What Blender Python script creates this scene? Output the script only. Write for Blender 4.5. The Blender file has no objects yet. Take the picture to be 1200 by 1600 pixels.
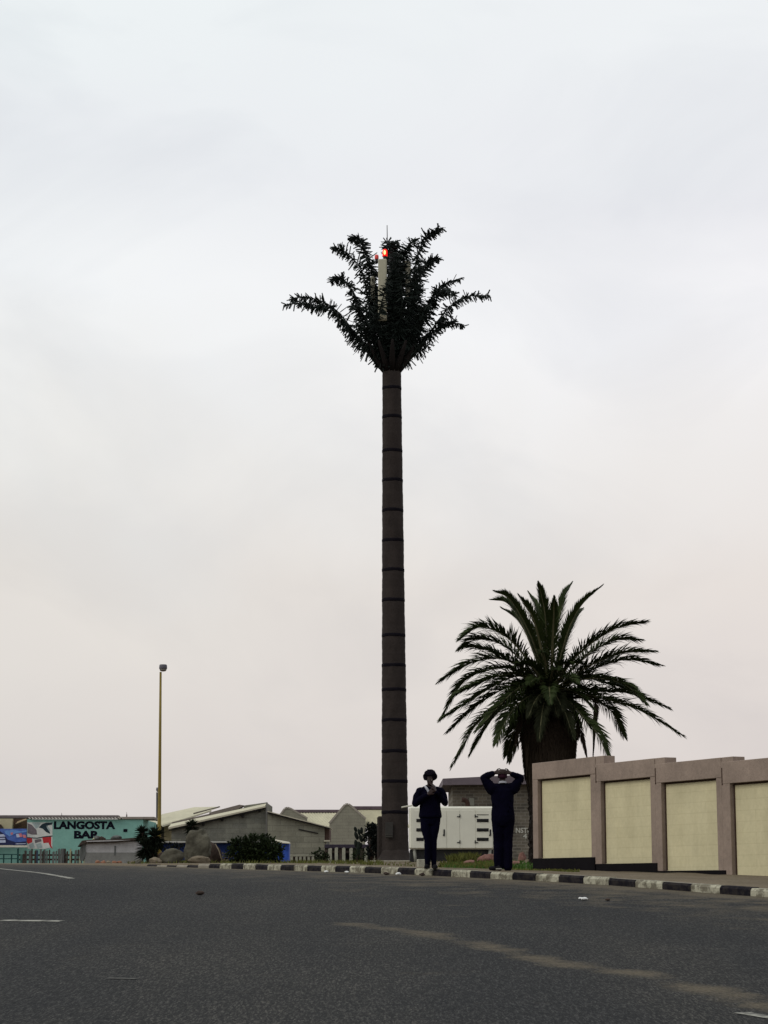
import bpy, bmesh, math, random
from mathutils import Vector, Matrix
R = math.radians
rnd = random.Random(7)
scene = bpy.context.scene
COL = scene.collection

# ------------------------------------------------------------------ camera
F = 3300.0            # focal length in pixels of the 1200 x 1600 photograph
HOR = 1385.0          # eye level in the photograph
EYE = 1.5
PITCH = math.atan((HOR - 800.0) / F)
_f = Vector((0, math.cos(PITCH), math.sin(PITCH)))
_u = Vector((0, -math.sin(PITCH), math.cos(PITCH)))
def at(px, py, Y):
    """point of the photograph (px, py) at ground distance Y"""
    d = Vector((1, 0, 0)) * (px - 600.0) + _u * (800.0 - py) + _f * F
    d *= Y / d.y
    return Vector((d.x, d.y, d.z + EYE))
cd = bpy.data.cameras.new('camera')
cam = bpy.data.objects.new('camera', cd); COL.objects.link(cam)
cam.location = (0, 0, EYE); cam.rotation_euler = (R(90) + PITCH, 0, 0)
cd.sensor_fit = 'HORIZONTAL'; cd.sensor_width = 36; cd.lens = 36 * F / 1200.0
cd.clip_start = 0.5; cd.clip_end = 6000
scene.camera = cam
scene.view_settings.view_transform = 'Standard'; scene.view_settings.look = 'None'
scene.view_settings.exposure = 0; scene.view_settings.gamma = 1

# ------------------------------------------------------------------ tags
def tag(o, label=None, cat=None, group=None, kind=None):
    if label: o['label'] = label
    if cat: o['category'] = cat
    if group: o['group'] = group
    if kind: o['kind'] = kind
    return o
def empty(name, loc, label, cat, group=None):
    o = bpy.data.objects.new(name, None); COL.objects.link(o)
    o.location = loc; o.empty_display_size = 0.2
    return tag(o, label, cat, group)
def root_of(o):
    while o.parent: o = o.parent
    return o
def link(name, me, parent=None):
    o = bpy.data.objects.new(name, me); COL.objects.link(o)
    if parent: o.parent = parent
    return o

# ------------------------------------------------------------------ mesh builder (all in world coordinates)
class MB:
    def __init__(s): s.v = []; s.f = []; s.m = []; s.sm = []
    def face(s, idx, mat=0, smooth=False):
        s.f.append(tuple(idx)); s.m.append(mat); s.sm.append(smooth)
    def add(s, verts, faces, mat=0, smooth=False):
        b = len(s.v); s.v.extend([tuple(p) for p in verts])
        for f in faces: s.face([b + i for i in f], mat, smooth)
    def box(s, c, size, rotz=0.0, mat=0, ch=0.0, M=None):
        """box with chamfered edges; c = centre"""
        hx, hy, hz = size[0] / 2, size[1] / 2, size[2] / 2
        if M is None: M = Matrix.Rotation(rotz, 3, 'Z')
        c = Vector(c)
        bm = bmesh.new(); bmesh.ops.create_cube(bm, size=1.0)
        for v in bm.verts: v.co = Vector((v.co.x * 2 * hx, v.co.y * 2 * hy, v.co.z * 2 * hz))
        if ch > 0: bmesh.ops.bevel(bm, geom=bm.edges[:], offset=ch, segments=1, affect='EDGES')
        bm.verts.index_update()
        s.add([c + M @ v.co for v in bm.verts], [[v.index for v in f.verts] for f in bm.faces], mat)
        bm.free()
    def prism(s, poly, off, mat=0):
        """closed prism: polygon (list of Vector) extruded by vector off"""
        n = len(poly); off = Vector(off); poly = [Vector(p) for p in poly]
        s.add(poly + [p + off for p in poly],
              [list(range(n))[::-1], list(range(n, 2 * n))] + [[i, (i + 1) % n, n + (i + 1) % n, n + i] for i in range(n)], mat)
    def loft(s, rings, mat=0, caps=True, smooth=True, closed=True):
        n = len(rings[0]); b = len(s.v)
        for r in rings: s.v.extend([tuple(p) for p in r])
        for k in range(len(rings) - 1):
            for i in range(n if closed else n - 1):
                j = (i + 1) % n
                s.face([b + k * n + i, b + k * n + j, b + (k + 1) * n + j, b + (k + 1) * n + i], mat, smooth)
        if caps:
            s.face([b + i for i in range(n)][::-1], mat); e = b + (len(rings) - 1) * n
            s.face([e + i for i in range(n)], mat)
    def tube(s, pts, radii, n=8, mat=0, caps=True, smooth=True, flat=1.0, up=None):
        pts = [Vector(p) for p in pts]
        if not hasattr(radii, '__len__'): radii = [radii] * len(pts)
        rings = []; prev = None
        for i, p in enumerate(pts):
            t = (pts[min(i + 1, len(pts) - 1)] - pts[max(i - 1, 0)]).normalized()
            if prev is None:
                a = Vector(up) if up is not None else (Vector((0, 0, 1)) if abs(t.z) < .9 else Vector((1, 0, 0)))
                x = a.cross(t).normalized()
            else: x = (prev - t * prev.dot(t)).normalized()
            prev = x; y = t.cross(x)
            rings.append([p + (x * math.cos(2 * math.pi * k / n) + y * flat * math.sin(2 * math.pi * k / n)) * radii[i] for k in range(n)])
        s.loft(rings, mat, caps, smooth)
    def ball(s, c, r, seg=12, rings=8, mat=0, M=None):
        c = Vector(c); r = r if hasattr(r, '__len__') else (r, r, r)
        b = len(s.v); M = M or Matrix.Identity(3)
        vs = [c + M @ Vector((0, 0, -r[2]))]
        for i in range(1, rings):
            a = -math.pi / 2 + math.pi * i / rings
            for k in range(seg):
                t = 2 * math.pi * k / seg
                vs.append(c + M @ Vector((r[0] * math.cos(a) * math.cos(t), r[1] * math.cos(a) * math.sin(t), r[2] * math.sin(a))))
        vs.append(c + M @ Vector((0, 0, r[2])))
        s.v.extend([tuple(p) for p in vs])
        for k in range(seg):
            s.face([b, b + 1 + (k + 1) % seg, b + 1 + k], mat, True)
            s.face([b + len(vs) - 1, b + 1 + (rings - 2) * seg + k, b + 1 + (rings - 2) * seg + (k + 1) % seg], mat, True)
        for i in range(rings - 2):
            for k in range(seg):
                a0 = b + 1 + i * seg
                s.face([a0 + k, a0 + (k + 1) % seg, a0 + seg + (k + 1) % seg, a0 + seg + k], mat, True)
    def mesh(s, name, mats, offset=(0, 0, 0)):
        me = bpy.data.meshes.new(name)
        o = Vector(offset)
        me.from_pydata([(v[0] - o.x, v[1] - o.y, v[2] - o.z) for v in s.v], [], s.f)
        if not isinstance(mats, (list, tuple)): mats = [mats]
        for m in mats: me.materials.append(m)
        me.polygons.foreach_set('material_index', s.m)
        me.polygons.foreach_set('use_smooth', s.sm)
        me.validate(); me.update()
        return me
    def build(s, name, mats, parent=None):
        off = root_of(parent).location if parent else (0, 0, 0)
        return link(name, s.mesh(name, mats, off), parent)

def spline(pts, n):
    """Catmull-Rom through pts, n samples evenly in parameter"""
    P = [Vector(p) for p in pts]
    P = [P[0] * 2 - P[1]] + P + [P[-1] * 2 - P[-2]]
    out = []; m = len(P) - 3
    for i in range(n):
        t = i / (n - 1) * m; k = min(int(t), m - 1); t -= k
        a, b, c, d = P[k:k + 4]
        out.append(0.5 * ((2 * b) + (c - a) * t + (2 * a - 5 * b + 4 * c - d) * t * t + (3 * b - a - 3 * c + d) * t ** 3))
    return out
def smooth(x): x = max(0.0, min(1.0, x)); return x * x * (3 - 2 * x)
def lin(tab, x):
    if x <= tab[0][0]: return tab[0][1]
    for (a, b), (c, d) in zip(tab, tab[1:]):
        if x <= c: return b + (d - b) * (x - a) / (c - a)
    return tab[-1][1]
def pchip(tab, x):
    n = len(tab)
    if x <= tab[0][0]: return tab[0][1]
    if x >= tab[-1][0]: return tab[-1][1]
    h = [tab[i + 1][0] - tab[i][0] for i in range(n - 1)]
    d = [(tab[i + 1][1] - tab[i][1]) / h[i] for i in range(n - 1)]
    m = [d[0]] + [0 if d[i - 1] * d[i] <= 0 else 2 * d[i - 1] * d[i] / (d[i - 1] + d[i]) for i in range(1, n - 1)] + [d[-1]]
    for i in range(n - 1):
        if x <= tab[i + 1][0]:
            t = (x - tab[i][0]) / h[i]
            return ((1 + 2 * t) * (1 - t) ** 2 * tab[i][1] + t * (1 - t) ** 2 * h[i] * m[i] + t * t * (3 - 2 * t) * tab[i + 1][1] + t * t * (t - 1) * h[i] * m[i + 1])

# ------------------------------------------------------------------ materials
def newmat(name):
    m = bpy.data.materials.new(name); m.use_nodes = True
    nt = m.node_tree; b = nt.nodes['Principled BSDF']
    return m, nt, b
def node(nt, t, **kw):
    n = nt.nodes.new(t)
    for k, v in kw.items():
        if k in n.inputs: n.inputs[k].default_value = v
        else: setattr(n, k, v)
    return n
def ramp(nt, fac, stops):
    r = nt.nodes.new('ShaderNodeValToRGB')
    e = r.color_ramp.elements
    while len(e) < len(stops): e.new(0.5)
    for el, (p, c) in zip(e, stops):
        el.position = p; el.color = (c[0], c[1], c[2], 1)
    nt.links.new(fac, r.inputs['Fac']); return r.outputs['Color']
def mixc(nt, fac, a, b, mode='MIX'):
    n = nt.nodes.new('ShaderNodeMix'); n.data_type = 'RGBA'; n.blend_type = mode
    def put(sock, v):
        if isinstance(v, bpy.types.NodeSocket): nt.links.new(v, sock)
        elif hasattr(v, '__len__'): sock.default_value = (v[0], v[1], v[2], 1)
        else: sock.default_value = v
    put(n.inputs[0], fac); put(n.inputs[6], a); put(n.inputs[7], b)
    return n.outputs[2]
def noise(nt, scale, detail=4, rough=.55, vec=None, coord='Object', dist=0.0, stretch=None):
    if vec is None:
        tc = nt.nodes.new('ShaderNodeTexCoord'); vec = tc.outputs[coord]
    if stretch:
        mp = nt.nodes.new('ShaderNodeMapping'); mp.inputs['Scale'].default_value = stretch
        nt.links.new(vec, mp.inputs['Vector']); vec = mp.outputs['Vector']
    n = node(nt, 'ShaderNodeTexNoise', Scale=scale, Detail=detail, Roughness=rough, Distortion=dist)
    nt.links.new(vec, n.inputs['Vector']); return n.outputs['Fac']
def bump(nt, b, h, strength=.3, dist=.02):
    n = node(nt, 'ShaderNodeBump', Strength=strength, Distance=dist)
    nt.links.new(h, n.inputs['Height']); nt.links.new(n.outputs['Normal'], b.inputs['Normal'])
def mat(name, col, var=.25, scale=4.0, rough=.8, bmp=.0, bscale=None, metal=0.0, stretch=None, col2=None, spec=None, detail=5):
    """colour with mottling in two scales"""
    m, nt, b = newmat(name)
    a = [c * (1 - var) for c in col]; c2 = col2 or [min(1, c * (1 + var)) for c in col]
    n1 = noise(nt, scale, detail, .6, stretch=stretch)
    c = ramp(nt, n1, [(.3, a), (.7, c2)])
    n2 = noise(nt, scale * 7.3, 3, .6)
    c = mixc(nt, min(.35, var * 1.1), c, ramp(nt, n2, [(.3, [x * .6 for x in col]), (.7, [min(1, x * 1.35) for x in col])]))
    nt.links.new(c, b.inputs['Base Color'])
    b.inputs['Roughness'].default_value = rough; b.inputs['Metallic'].default_value = metal
    if spec is None: spec = .12 if rough > .75 else .3
    b.inputs['Specular IOR Level'].default_value = spec
    if bmp: bump(nt, b, noise(nt, bscale or scale * 6, 4), bmp)
    return m
def brickmat(name, c1, c2, mortar, bw, bh, ms=.012, rough=.9, bmp=.4, axis='X', var=.5, speck=.5, streak=0.0):
    m, nt, b = newmat(name)
    tc = nt.nodes.new('ShaderNodeTexCoord'); sx = nt.nodes.new('ShaderNodeSeparateXYZ'); cb = nt.nodes.new('ShaderNodeCombineXYZ')
    nt.links.new(tc.outputs['Object'], sx.inputs[0])
    nt.links.new(sx.outputs[axis], cb.inputs['X']); nt.links.new(sx.outputs['Z'], cb.inputs['Y'])
    br = node(nt, 'ShaderNodeTexBrick', Scale=1.0)
    br.inputs['Brick Width'].default_value = bw; br.inputs['Row Height'].default_value = bh
    br.inputs['Mortar Size'].default_value = ms; br.inputs['Mortar Smooth'].default_value = .3
    br.inputs['Color1'].default_value = (*c1, 1); br.inputs['Color2'].default_value = (*c2, 1); br.inputs['Mortar'].default_value = (*mortar, 1)
    nt.links.new(cb.outputs[0], br.inputs['Vector'])
    n = noise(nt, 1.2, 6, .65)
    k = ramp(nt, n, [(.3, (1 - var,) * 3), (.7, (1 + var * .5,) * 3)])
    c = mixc(nt, 1.0, br.outputs['Color'], k, 'MULTIPLY')
    n3 = noise(nt, 14, 3, .6)
    c = mixc(nt, speck, c, ramp(nt, n3, [(.3, (.6, .6, .6)), (.7, (1.1, 1.1, 1.1))]), 'MULTIPLY')
    if streak:      # rain streaks and faded patches
        st = noise(nt, 1.0, 6, .7, stretch=(2.2, 2.2, .7)); c = mixc(nt, streak, c, ramp(nt, st, [(.38, (.62, .58, .50)), (.60, (1.08, 1.08, 1.08))]), 'MULTIPLY')
    nt.links.new(c, b.inputs['Base Color']); b.inputs['Roughness'].default_value = rough; b.inputs['Specular IOR Level'].default_value = .12
    bump(nt, b, br.outputs['Fac'], -bmp, .02)
    return m
# ------------------------------------------------------------------ terrain
ROAD = [(-40, -2.3), (-20, -2.0), (0, -1.5), (10, -1.055), (20, -.61), (31, -.122), (34, .03), (37, .14), (40.7, .247), (44.5, .325), (47, .375),
        (54, .52), (62, .635), (72, .76), (82, .86), (95, .98), (120, 1.2), (160, 1.6), (230, 2.3), (330, 2.9), (480, 3.0)]
def zr(Y): return pchip(ROAD, Y) + EYE
KERB = [(-30, 39.2), (10, 16.9), (29.5, 5.92), (31, 5.07), (37, 1.68), (40.74, -.2), (44.5, -2.0), (47, -3.2), (54, -6.6), (62, -10.6), (90, -25), (480, -230)]
def kx(Y): return lin(KERB, Y)
KH = .118
def zg(X, Y):
    """height of the made-up ground behind the kerb"""
    s = max(0.0, (X - kx(Y)) * .86)
    k = KH * (1 - .68 * smooth((Y - 45) / 11) * (1 - smooth((X - .8) / 2))) * (1 - smooth((Y - 80) / 30)) * (1 - smooth((Y - 50) / 5) * (1 - smooth((X + 8) / 2.5)))
    return zr(Y) + k - .125 * smooth((s - .2) / 4.2) * (1 - smooth((Y - 48) / 20)) * smooth((X + 2) / 4)

# ------------------------------------------------------------------ sky
SUN_EL, SUN_AZ = 42.0, -112.0     # azimuth clockwise from +Y (view direction): from the left, a little behind the camera
w = bpy.data.worlds.new('World'); scene.world = w; w.use_nodes = True
nt = w.node_tree; bg = nt.nodes['Background']
sky = nt.nodes.new('ShaderNodeTexSky'); sky.sky_type = 'NISHITA'; sky.sun_disc = False
sky.sun_elevation = R(SUN_EL); sky.sun_rotation = R(SUN_AZ); sky.dust_density = 3.0
tc = nt.nodes.new('ShaderNodeTexCoord')
sp = nt.nodes.new('ShaderNodeSeparateXYZ'); nt.links.new(tc.outputs['Generated'], sp.inputs[0])
wob = noise(nt, 4.2, 4, .5, vec=tc.outputs['Generated'], stretch=(1.0, 1.0, 1.5), dist=.5)
ma = node(nt, 'ShaderNodeMath', operation='MULTIPLY_ADD'); nt.links.new(wob, ma.inputs[0]); ma.inputs[1].default_value = .16; 
sb = node(nt, 'ShaderNodeMath', operation='SUBTRACT'); nt.links.new(sp.outputs['Z'], sb.inputs[0]); sb.inputs[1].default_value = .08
nt.links.new(sb.outputs[0], ma.inputs[2])
def s2l(r, g, b): return tuple(((x / 255 + .055) / 1.055) ** 2.4 if x > 10 else x / 255 / 12.92 for x in (r, g, b))
cl = ramp(nt, ma.outputs[0], [(0.0, s2l(209, 204, 205)), (.05, s2l(221, 214, 211)), (.13, s2l(231, 225, 220)), (.20, s2l(238, 236, 234)), (.27, s2l(246, 247, 249)), (.33, s2l(237, 239, 243)), (.42, s2l(241, 246, 248)), (1.0, s2l(232, 239, 246))])
wisp = noise(nt, 6.5, 5, .52, vec=tc.outputs['Generated'], stretch=(1.0, 1.0, 1.7), dist=.7)
cl = mixc(nt, 1.0, cl, ramp(nt, wisp, [(.36, (.955, .955, .962)), (.56, (1.03, 1.025, 1.022))]), 'MULTIPLY')
xm = node(nt, 'ShaderNodeMath', operation='MULTIPLY_ADD'); nt.links.new(sp.outputs['X'], xm.inputs[0]); xm.inputs[1].default_value = 2.5; xm.inputs[2].default_value = .5
cl = mixc(nt, 1.0, cl, ramp(nt, xm.outputs[0], [(0, (.99, 1.005, .995)), (1, (1.010, .994, .992))]), 'MULTIPLY')
# a thin layer of the clear sky shows through the overcast
sk = mixc(nt, 1.0, sky.outputs['Color'], (.1, .1, .1), 'MULTIPLY')
fin = mixc(nt, .94, sk, cl)
nt.links.new(fin, bg.inputs['Color']); bg.inputs['Strength'].default_value = 1.0
sd = bpy.data.lights.new('sun', 'SUN'); sd.energy = 1.1; sd.angle = R(25); sd.color = (1, .95, .86)
so = bpy.data.objects.new('sun', sd); COL.objects.link(so)
az, el = R(SUN_AZ), R(SUN_EL)
so.rotation_euler = Vector((math.sin(az) * math.cos(el), math.cos(az) * math.cos(el), math.sin(el))).to_track_quat('Z', 'Y').to_euler()

# ------------------------------------------------------------------ setting materials
def road_material():
    m, nt, b = newmat('asphalt')
    tc = nt.nodes.new('ShaderNodeTexCoord'); V = tc.outputs['Object']
    agg = noise(nt, 62, 3, .75, vec=V)
    agg2 = noise(nt, 26, 4, .7, vec=V)
    big = noise(nt, .35, 5, .6, vec=V)
    c = ramp(nt, agg, [(.34, (.004, .0045, .005)), (.5, (.022, .023, .0245)), (.66, (.12, .118, .112))])
    c2 = ramp(nt, agg2, [(.3, (.009, .010, .0115)), (.7, (.058, .057, .056))])
    c = mixc(nt, .40, c, c2)
    agg3 = noise(nt, 52, 3, .8, vec=V, stretch=(1, .12, 1))
    c = mixc(nt, .75, c, ramp(nt, agg3, [(.40, (.14, .16, .18)), (.5, (.38, .39, .395)), (.61, (1.5, 1.44, 1.34))]), 'MULTIPLY')
    c = mixc(nt, .8, c, ramp(nt, big, [(.3, (.80, .81, .83)), (.7, (1.16, 1.14, 1.10))]), 'MULTIPLY')
    # long worn streaks along the road
    mp = nt.nodes.new('ShaderNodeMapping'); mp.inputs['Rotation'].default_value = (0, 0, R(-27)); mp.inputs['Scale'].default_value = (.55, .05, 1)
    nt.links.new(V, mp.inputs['Vector'])
    st = noise(nt, 1.3, 4, .6, vec=mp.outputs[0])
    c = mixc(nt, .7, c, ramp(nt, st, [(.36, (.78, .80, .84)), (.64, (1.20, 1.16, 1.08))]), 'MULTIPLY')
    # drifted sand: distances in metres stored on the mesh
    sand = nt.nodes.new('ShaderNodeAttribute'); sand.attribute_name = 'sand'
    sn = noise(nt, 1.6, 6, .65, vec=V); sn2 = noise(nt, 30, 3, .7, vec=V)
    ad = node(nt, 'ShaderNodeMath', operation='MULTIPLY_ADD'); nt.links.new(sn, ad.inputs[0]); ad.inputs[1].default_value = .55; nt.links.new(sand.outputs['Fac'], ad.inputs[2])
    ad2 = node(nt, 'ShaderNodeMath', operation='MULTIPLY_ADD'); nt.links.new(sn2, ad2.inputs[0]); ad2.inputs[1].default_value = .25; nt.links.new(ad.outputs[0], ad2.inputs[2])
    fac = ramp(nt, ad2.outputs[0], [(.49, (0, 0, 0)), (.66, (.88, .88, .88))])
    rr = nt.nodes.new('ShaderNodeRGBToBW'); nt.links.new(fac, rr.inputs[0])
    scol = ramp(nt, sn2, [(.3, (.050, .041, .028)), (.7, (.135, .112, .078))])
    c = mixc(nt, rr.outputs[0], c, scol)
    nt.links.new(c, b.inputs['Base Color']); b.inputs['Roughness'].default_value = .85; b.inputs['Specular IOR Level'].default_value = .07
    bump(nt, b, agg, .5, .01)
    return m
M_road = road_material()
def dirt_material():
    m, nt, b = newmat('sandy_dirt')
    n1 = noise(nt, .7, 6, .65); n2 = noise(nt, 22, 4, .7)
    c = ramp(nt, n1, [(.3, (.095, .075, .050)), (.55, (.155, .125, .086)), (.75, (.21, .172, .122))])
    c = mixc(nt, .5, c, ramp(nt, n2, [(.3, (.040, .032, .023)), (.7, (.21, .172, .122))]))
    nt.links.new(c, b.inputs['Base Color']); b.inputs['Roughness'].default_value = .95; b.inputs['Specular IOR Level'].default_value = .05
    bump(nt, b, n2, .6, .03); return m
M_dirt = dirt_material()
def kerb_material(name, c, chip):
    m, nt, b = newmat(name)
    n1 = noise(nt, 7, 6, .7); n2 = noise(nt, 2.0, 4, .6); n3 = noise(nt, 24, 3, .7)
    k = ramp(nt, n1, [(.44, (0, 0, 0)), (.56, (1, 1, 1))])
    bw = nt.nodes.new('ShaderNodeRGBToBW'); nt.links.new(k, bw.inputs[0])
    col = mixc(nt, bw.outputs[0], c, chip)
    col = mixc(nt, .8, col, ramp(nt, n2, [(.3, (.7, .68, .62)), (.7, (1.12, 1.1, 1.05))]), 'MULTIPLY')
    col = mixc(nt, .5, col, ramp(nt, n3, [(.3, (.6, .6, .58)), (.7, (1.15, 1.15, 1.1))]), 'MULTIPLY')
    nt.links.new(col, b.inputs['Base Color']); b.inputs['Roughness'].default_value = .85; b.inputs['Specular IOR Level'].default_value = .08
    bump(nt, b, n1, .5, .01); return m
M_kw = kerb_material('kerb_white_paint', (.37, .36, .295), (.15, .138, .11))
M_kb = kerb_material('kerb_black_paint', (.0085, .0075, .012), (.024, .021, .022))
M_kc = mat('kerb_concrete', (.20, .18, .145), .3, 5, .9, .4)
M_paint = kerb_material('road_paint', (.36, .36, .335), (.13, .13, .125))
M_faint = kerb_material('worn_road_paint', (.10, .10, .097), (.045, .045, .045))

# ------------------------------------------------------------------ road
def segdist(p, a, b):
    ax, ay = a; bx, by = b; px, py = p
    dx, dy = bx - ax, by - ay
    t = max(0, min(1, ((px - ax) * dx + (py - ay) * dy) / (dx * dx + dy * dy)))
    return math.hypot(px - ax - t * dx, py - ay - t * dy)
def ground_pt(px, py, fn=None):
    """where the ray through the pixel meets the road"""
    lo, hi = 8.0, 100.0
    Y = lo
    while Y < hi:
        p = at(px, py, Y)
        if p.z <= zr(Y): break
        Y += .02
    return at(px, py, Y)
SAND = []
for seg in ([(535, 1442), (640, 1455), (760, 1478), (880, 1507), (1010, 1523)], [(1060, 1537), (1150, 1556), (1230, 1580)]):
    q = []
    for (a, b_) in seg:
        # near side of the eye-level ray: march
        Y = 10.0
        while at(a, b_, Y).z > zr(Y): Y += .01
        p = at(a, b_, Y); q.append((p.x, p.y))
    SAND.append(q)
ys = [-40 + 2 * i for i in range(25)] + [10 + .25 * i for i in range(120)] + [40 + 1.0 * i for i in range(60)] + [100 + 10 * i for i in range(9)]
ys = sorted(set(y for y in ys if y <= 96))
cols = [-120, -60, -40, -28, -22] + [-18 + .2 * i for i in range(77)] + [-2.6 + .1 * i for i in range(26)] + [0.02]
verts, faces, sandv = [], [], []
for Y in ys:
    for s in cols:
        X = kx(Y) + s
        verts.append((X, Y, zr(Y)))
        d = 9.0
        for q in (SAND if Y < 30 else ()):
            for a, b_ in zip(q, q[1:]): d = min(d, segdist((X, Y), a, b_))
        v = .44 * (1 - smooth(d / .44))
        e = -s * .86
        v = max(v, .62 * (1 - smooth((e - .02) / 1.3)) if Y > 24 else 0)
        v = max(v, .34 * (1 - smooth((e - .2) / 7.5)) ** 1.5)
        sandv.append(v * .5)
n = len(cols)
for i in range(len(ys) - 1):
    for j in range(n - 1):
        a = i * n + j; faces.append((a, a + 1, a + n + 1, a + n))
me = bpy.data.meshes.new('road'); me.from_pydata(verts, [], faces); me.materials.append(M_road)
at_ = me.attributes.new('sand', 'FLOAT', 'POINT'); at_.data.foreach_set('value', sandv)
me.polygons.foreach_set('use_smooth', [True] * len(faces)); me.update()
road = link('road', me); tag(road, 'worn dark asphalt road rising to a crest, sand drifted across it', None, None, 'structure')

def marking(poly, lift=.004):
    mb = MB(); vs = []
    for (px, py) in poly:
        Y = 8.0
        while at(px, py, Y).z > zr(Y): Y += .01
        p = at(px, py, Y); vs.append(p)
    return vs
def strip(a, b_, wid, name='road_marking', m=None):
    """painted line of given width between two photo points lying on the road"""
    mb = MB()
    A, B = marking([a, b_])
    d = Vector((B.x - A.x, B.y - A.y, 0)).normalized(); s = Vector((-d.y, d.x, 0)) * wid / 2
    N = 40
    vs = []
    for i in range(N + 1):
        p = A.lerp(B, i / N)
        for q in (p - s, p + s): vs.append((q.x, q.y, zr(q.y) + .005))
    mb.add(vs, [(2 * i, 2 * i + 1, 2 * i + 3, 2 * i + 2) for i in range(N)])
    o = mb.build(name, m or M_paint, road); return o
strip((-30, 1354), (112, 1373), .13)
strip((2, 1438.5), (97, 1439.5), .24)
strip((168, 1529), (213, 1530), .10, m=M_faint)
strip((1158, 1583), (1230, 1595), .12)

# ------------------------------------------------------------------ ground behind the kerb and beyond the crest
gy = sorted(set([-40, -20, 0, 10, 16, 20, 24] + [26 + .5 * i for i in range(80)] + [66 + 2 * i for i in range(30)] + [126, 140, 170, 200, 250, 330, 480]))
gs = [-400, -250, -120, -60, -30, -10, -2, .03, .15] + [.3 + .35 * i for i in range(30)] + [11.5, 13, 16, 20, 28, 40, 60, 100, 200, 400, 600]
verts, faces = [], []
for Y in gy:
    for s in gs:
        X = kx(Y) + s
        fade = smooth((Y - 84) / 14)
        if s <= .05: z = zr(Y) - .06 + .045 * fade
        else: z = zg(X, Y) + (rnd.uniform(-.012, .012) if .3 < s < 12 and Y < 80 else 0)
        if s > .05 and s < .2: z -= .01
        verts.append((X, Y, z))
n = len(gs)
for i in range(len(gy) - 1):
    for j in range(n - 1):
        a = i * n + j; faces.append((a, a + 1, a + n + 1, a + n))
me = bpy.data.meshes.new('ground'); me.from_pydata(verts, [], faces); me.materials.append(M_dirt)
me.polygons.foreach_set('use_smooth', [True] * len(faces)); me.update()
tag(link('ground', me), 'sandy dirt ground behind the painted kerb', None, None, 'structure')

# ------------------------------------------------------------------ kerb: painted blocks laid end to end
kb = MB(); L = .695
path = []
Y = 20.0; 
while Y < 60:
    path.append(Vector((kx(Y), Y, 0))); Y += .05
acc = [0.0]
for a, b_ in zip(path, path[1:]): acc.append(acc[-1] + (b_ - a).length)
def along(s):
    for i in range(len(acc) - 1):
        if acc[i + 1] >= s: return path[i].lerp(path[i + 1], (s - acc[i]) / (acc[i + 1] - acc[i]))
    return path[-1]
s31 = min(range(len(path)), key=lambda i: abs(path[i].y - 31.0)); s_dark = acc[s31]
k0 = -int(s_dark / L) + 1
k = k0
while s_dark + (k + .5) * L < acc[-1] and along(s_dark + k * L).y < 52.6:
    a = along(s_dark + (k - .5) * L); b_ = along(s_dark + (k + .5) * L)
    d = (b_ - a).normalized(); nrm = Vector((d.y, -d.x, 0))
    if nrm.x < 0: nrm = -nrm
    g = .008; hh = (KH - .085 * smooth((a.y - 46.5) / 4.5)) + rnd.uniform(-.008, .008); jit = rnd.uniform(-.006, .006)
    a = a + d * g + nrm * jit; b_ = b_ - d * g + nrm * jit
    prof = [(0, -.2), (0, hh - .035), (.03, hh), (.17, hh + .002), (.17, -.2)]
    ra = [Vector((a.x, a.y, zr(a.y) + q)) + nrm * p for p, q in prof]
    rb = [Vector((b_.x, b_.y, zr(b_.y) + q)) + nrm * p for p, q in prof]
    mi = 1 if k % 2 == 0 else (0 if a.y < 48.6 else 2)
    b0 = len(kb.v); kb.v.extend([tuple(p) for p in ra + rb]); m_ = len(prof)
    for i in range(m_):
        j = (i + 1) % m_
        kb.face([b0 + i, b0 + m_ + i, b0 + m_ + j, b0 + j], (2 if i == 2 and mi == 1 and rnd.random() < .6 else mi) if i < 3 else 2)
    kb.face([b0 + i for i in range(m_)], mi); kb.face([b0 + m_ + i for i in range(m_)][::-1], mi)
    k += 1
tag(kb.build('kerb', [M_kw, M_kb, M_kc]), 'kerb of blocks painted black and white in turn beside the road', None, None, 'structure')
# ------------------------------------------------------------------ boundary wall, stepping down the slope
M_cream = brickmat('cream_painted_block', (.535, .485, .312), (.55, .498, .322), (.505, .456, .292), 3.1, .205, .010, .9, .10, 'Y', .12, .18, .16)
M_pink = mat('pinkish_brown_render', (.235, .183, .150), .20, 1.6, .9, .35, 22)
M_shade_crack = mat('dark_brown_shade_and_crack', (.045, .026, .018), .4, 8, .9)  # dark brown for the painted gap shadow round panels and for coping cracks
M_plinth = mat('black_bitumen_plinth', (.006, .005, .006), .3, 3, .85, .3, spec=.05)
wall = empty('boundary_wall', (3.32, 47, zg(3.32, 47)), 'stepped boundary wall of cream panels framed in pinkish brown piers', 'wall')
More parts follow.
